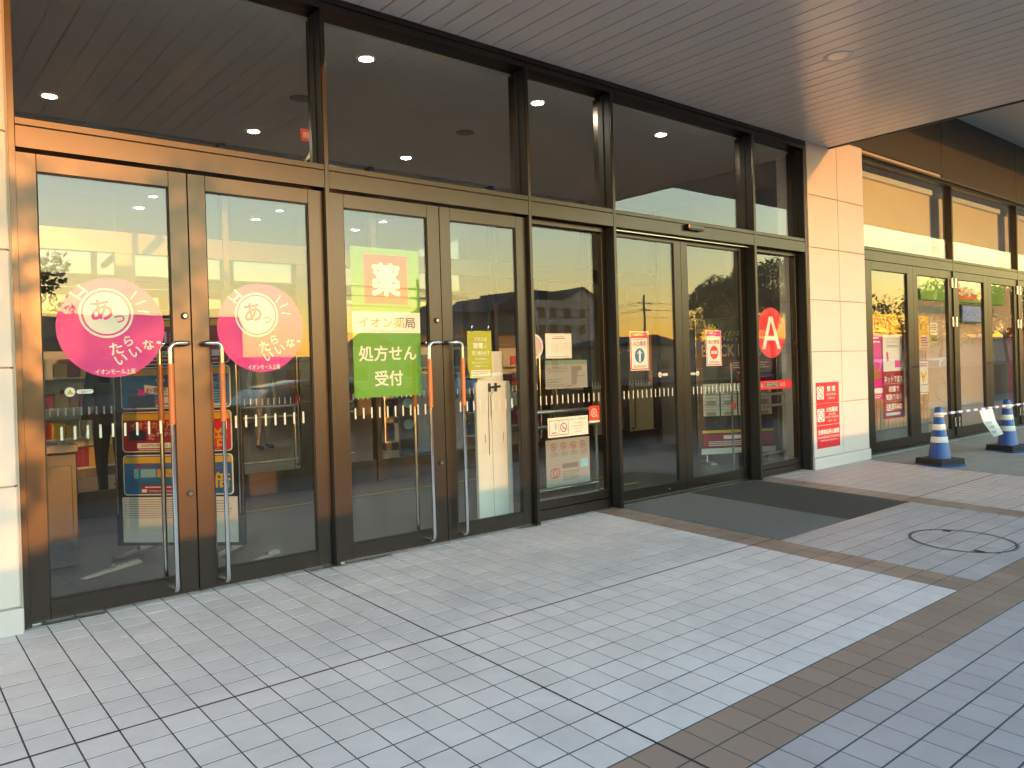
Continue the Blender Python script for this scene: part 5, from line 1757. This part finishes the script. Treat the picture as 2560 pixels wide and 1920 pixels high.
M['car_k'] = mat('dark_car_paint', (0.03, 0.035, 0.04), 0.3, coat=1.0)
M['car_s'] = mat('silver_car_paint', (0.42, 0.44, 0.46), 0.3, 0.5, coat=1.0)
M['car_w'] = mat('white_car_paint', (0.70, 0.70, 0.68), 0.35, coat=1.0)
M['car_b'] = mat('blue_car_paint', (0.10, 0.22, 0.32), 0.3, 0.3, coat=1.0)
car('dark grey car parked beyond the low wall behind the entrance', 7.6, -10.8, 178, 'car_k')
car('pale blue car parked two bays along from the dark grey car', 13.2, -10.9, 182, 'car_b')
car('white car parked furthest left beyond the low wall', -5.4, -11.0, 95, 'car_w')
car('silver car parked opposite the folding doors', 33.6, -10.8, 180, 'car_s')
car('white car parked beside the silver car', 39.6, -10.9, 178, 'car_w')


def bicycle(label, x, y, rz, paint, basket=True):
    o = thing('bicycle', label, 'bicycle', (x, y, SL * y), rz, 'bicycles parked inside the low wall')
    for px in (-.52, .52):
        w_ = build('wheel', MB().torus((px, 0, .33), (0, 1, 0), .315, .016, 36, 6), 'rubber', o, local=True, smooth=True)
        build('rim', MB().torus((px, 0, .33), (0, 1, 0), .298, .007, 36, 5), 'steel', w_, local=True, smooth=True)
        sp = MB()
        for i in range(18):
            a = 2 * math.pi * i / 18
            sp.tube([(px + .02 * math.cos(a + 1.2), (-1) ** i * .03, .33 + .02 * math.sin(a + 1.2)), (px + .298 * math.cos(a), 0, .33 + .298 * math.sin(a))], .0018, 4)
        build('spokes', sp, 'steel', w_, local=True)
    f = MB()
    for a, b_ in (((-.52, 0, .33), (-.12, 0, .28)), ((-.52, 0, .33), (-.20, 0, .66)), ((-.12, 0, .28), (-.24, 0, .82)), ((-.12, 0, .28), (.36, 0, .70)), ((-.20, 0, .56), (.38, 0, .78)), ((.38, 0, .86), (.52, 0, .33))):
        f.tube([a, b_], .017, 8)
    build('frame', f, paint, o, local=True, smooth=True)
    build('handlebar', MB().tube(rounded([(.22, -.27, .98), (.36, -.24, 1.0), (.36, 0, .95), (.36, .24, 1.0), (.22, .27, .98)], .07), .012, 8).tube([(.38, 0, .86), (.36, 0, .95)], .013, 8), 'steel', o, local=True, smooth=True)
    build('saddle', MB().add([(-.40, -.10, .86), (-.40, .10, .86), (-.10, .02, .87), (-.10, -.02, .87), (-.40, -.09, .80), (-.40, .09, .80), (-.12, .02, .83), (-.12, -.02, .83)],
                             [(0, 3, 2, 1), (4, 5, 6, 7), (0, 1, 5, 4), (1, 2, 6, 5), (2, 3, 7, 6), (3, 0, 4, 7)]), 'black', o, local=True, bevel=.02, seg=2)
    build('crank', MB().torus((-.12, .03, .28), (0, 1, 0), .09, .008, 20, 5).tube([(-.12, .05, .28), (-.02, .06, .16)], .01, 6).tube([(-.12, -.05, .28), (-.22, -.06, .40)], .01, 6).box(-.07, .03, .06, .14, .15, .17).box(-.27, -.17, -.14, -.06, .39, .41), 'steel', o, local=True)
    if basket:
        bk = MB()
        for k in range(5):
            z = .74 + k * .055
            s_ = .13 + k * .012
            bk.tube([(.56 - s_, -s_, z), (.56 + s_, -s_, z), (.56 + s_, s_, z), (.56 - s_, s_, z), (.56 - s_, -s_, z)], .004, 4)
        for i in range(5):
            t = -1 + .5 * i
            for (ax2, ay2) in ((t, -1), (t, 1), (-1, t), (1, t)):
                bk.tube([(.56 + ax2 * .13, ay2 * .13, .74), (.56 + ax2 * .178, ay2 * .178, .96)], .003, 4)
        build('basket', bk, 'steel', o, local=True)
    build('mudguard', MB().tube([(-.52 + .345 * math.cos(R(a)), 0, .33 + .345 * math.sin(R(a))) for a in range(20, 190, 14)], .016, 6), 'steel', o, local=True)
    build('stand', MB().tube([(-.50, .06, .33), (-.60, .12, 0.01)], .008, 6), 'steel', o, local=True)


M['bike_r'] = mat('maroon_frame_paint', (0.16, 0.02, 0.05), 0.35, coat=.5)
M['bike_s'] = mat('silver_frame_paint', (0.4, 0.4, 0.42), 0.3, .6)
bicycle('black bicycle parked inside the wall opposite the sliding doors', 12.4, -5.45, 8, 'black')
bicycle('silver bicycle with a basket parked beside the black bicycle', 14.5, -5.5, 174, 'bike_s')
bicycle('maroon bicycle parked opposite the folding doors', 22.0, -5.4, 60, 'bike_r')
bicycle('silver bicycle standing next to the maroon bicycle', 23.0, -5.4, 66, 'bike_s')
bicycle('black bicycle furthest along the wall', 25.2, -5.4, 62, 'black', False)


# ------------------------------------------------------------------ people inside the store
def person(label, x, y, rz, top, legs, shoes='black'):
    o = thing('person', label, 'person', (x, y, 0), rz)
    J = {'pel': (0, 0, .93), 'ab': (0, .0, 1.08), 'ch': (0, -.005, 1.30), 'nk': (0, .0, 1.46), 'hd0': (0, -.01, 1.54), 'hd1': (0, -.015, 1.62), 'hd2': (0, -.005, 1.70)}
    rad = {'pel': (.15, .115), 'ab': (.145, .11), 'ch': (.17, .12), 'nk': (.055, .055), 'hd0': (.062, .07), 'hd1': (.075, .092), 'hd2': (.06, .075)}
    E_ = [('pel', 'ab'), ('ab', 'ch'), ('ch', 'nk'), ('nk', 'hd0'), ('hd0', 'hd1'), ('hd1', 'hd2')]
    for s_, n_ in ((-1, 'l'), (1, 'r')):
        J['sh' + n_] = (s_ * .185, 0, 1.385); rad['sh' + n_] = (.062, .062)
        J['el' + n_] = (s_ * .245, .03, 1.12); rad['el' + n_] = (.047, .047)
        J['wr' + n_] = (s_ * .25, -.05, .89); rad['wr' + n_] = (.030, .034)
        J['pa' + n_] = (s_ * .25, -.07, .81); rad['pa' + n_] = (.022, .038)
        J['hp' + n_] = (s_ * .09, 0, .86); rad['hp' + n_] = (.095, .095)
        J['kn' + n_] = (s_ * .10, -.02, .49); rad['kn' + n_] = (.062, .062)
        J['an' + n_] = (s_ * .105, .02, .09); rad['an' + n_] = (.042, .045)
        J['to' + n_] = (s_ * .12, -.14, .045); rad['to' + n_] = (.042, .036)
        E_ += [('ch', 'sh' + n_), ('sh' + n_, 'el' + n_), ('el' + n_, 'wr' + n_), ('wr' + n_, 'pa' + n_), ('pel', 'hp' + n_), ('hp' + n_, 'kn' + n_), ('kn' + n_, 'an' + n_), ('an' + n_, 'to' + n_)]
        for f, (dx, dy, dz) in enumerate(((-.030, -.045, -.03), (-.018, -.035, -.085), (0, -.03, -.095), (.014, -.018, -.088), (.024, -.004, -.07))):
            a = J['pa' + n_]
            kx = 'f%s%d' % (n_, f)
            J[kx] = (a[0] + dy * .0 + dx * .3 * s_, a[1] + dx, a[2] + dz); rad[kx] = (.008, .008)
            E_.append(('pa' + n_, kx))
    keys = list(J)
    me = bpy.data.meshes.new('body')
    me.from_pydata([J[k] for k in keys], [(keys.index(a), keys.index(b)) for a, b in E_], [])
    ob = bpy.data.objects.new('tmp', me)
    col.objects.link(ob)
    ob.modifiers.new('skin', 'SKIN')
    for i, k in enumerate(keys):
        me.skin_vertices[0].data[i].radius = rad[k]
        me.skin_vertices[0].data[i].use_root = (k == 'pel')
    sb = ob.modifiers.new('sub', 'SUBSURF')
    sb.levels = 2
    sb.render_levels = 2
    dg = bpy.context.evaluated_depsgraph_get()
    m2 = bpy.data.meshes.new_from_object(ob.evaluated_get(dg))
    bpy.data.objects.remove(ob)
    for mt_ in (top, legs, 'skin', shoes):
        m2.materials.append(M[mt_])
    for p in m2.polygons:
        c = p.center
        p.use_smooth = True
        if c.z > 1.475 or (abs(c.x) > .19 and c.z < .90):
            p.material_index = 2
        elif c.z < .10:
            p.material_index = 3
        elif c.z < .90:
            p.material_index = 1
    b = bpy.data.objects.new('body', m2)
    col.objects.link(b)
    b.parent = o
    hm = MB().lathe([(.03, 1.79), (.075, 1.765), (.092, 1.71), (.09, 1.64), (.07, 1.58)], 0, .022, 20)
    build('hair', hm, 'hair', o, local=True, smooth=True)
    fm_ = MB()
    for s_ in (-1, 1):
        fm_.lathe([(.001, 1.632), (.009, 1.638), (.009, 1.644), (.001, 1.650)], s_ * .032, -.098, 8)
    build('eyes', fm_, 'black', o, local=True)
    return o


person('person in a grey jacket and pale trousers standing inside beyond the second door', 5.35, 8.3, 20, 'fabric_g', 'caulk')
person('person in black clothes standing behind the leftmost door', 1.98, 3.9, -40, 'fabric_k', 'fabric_k')
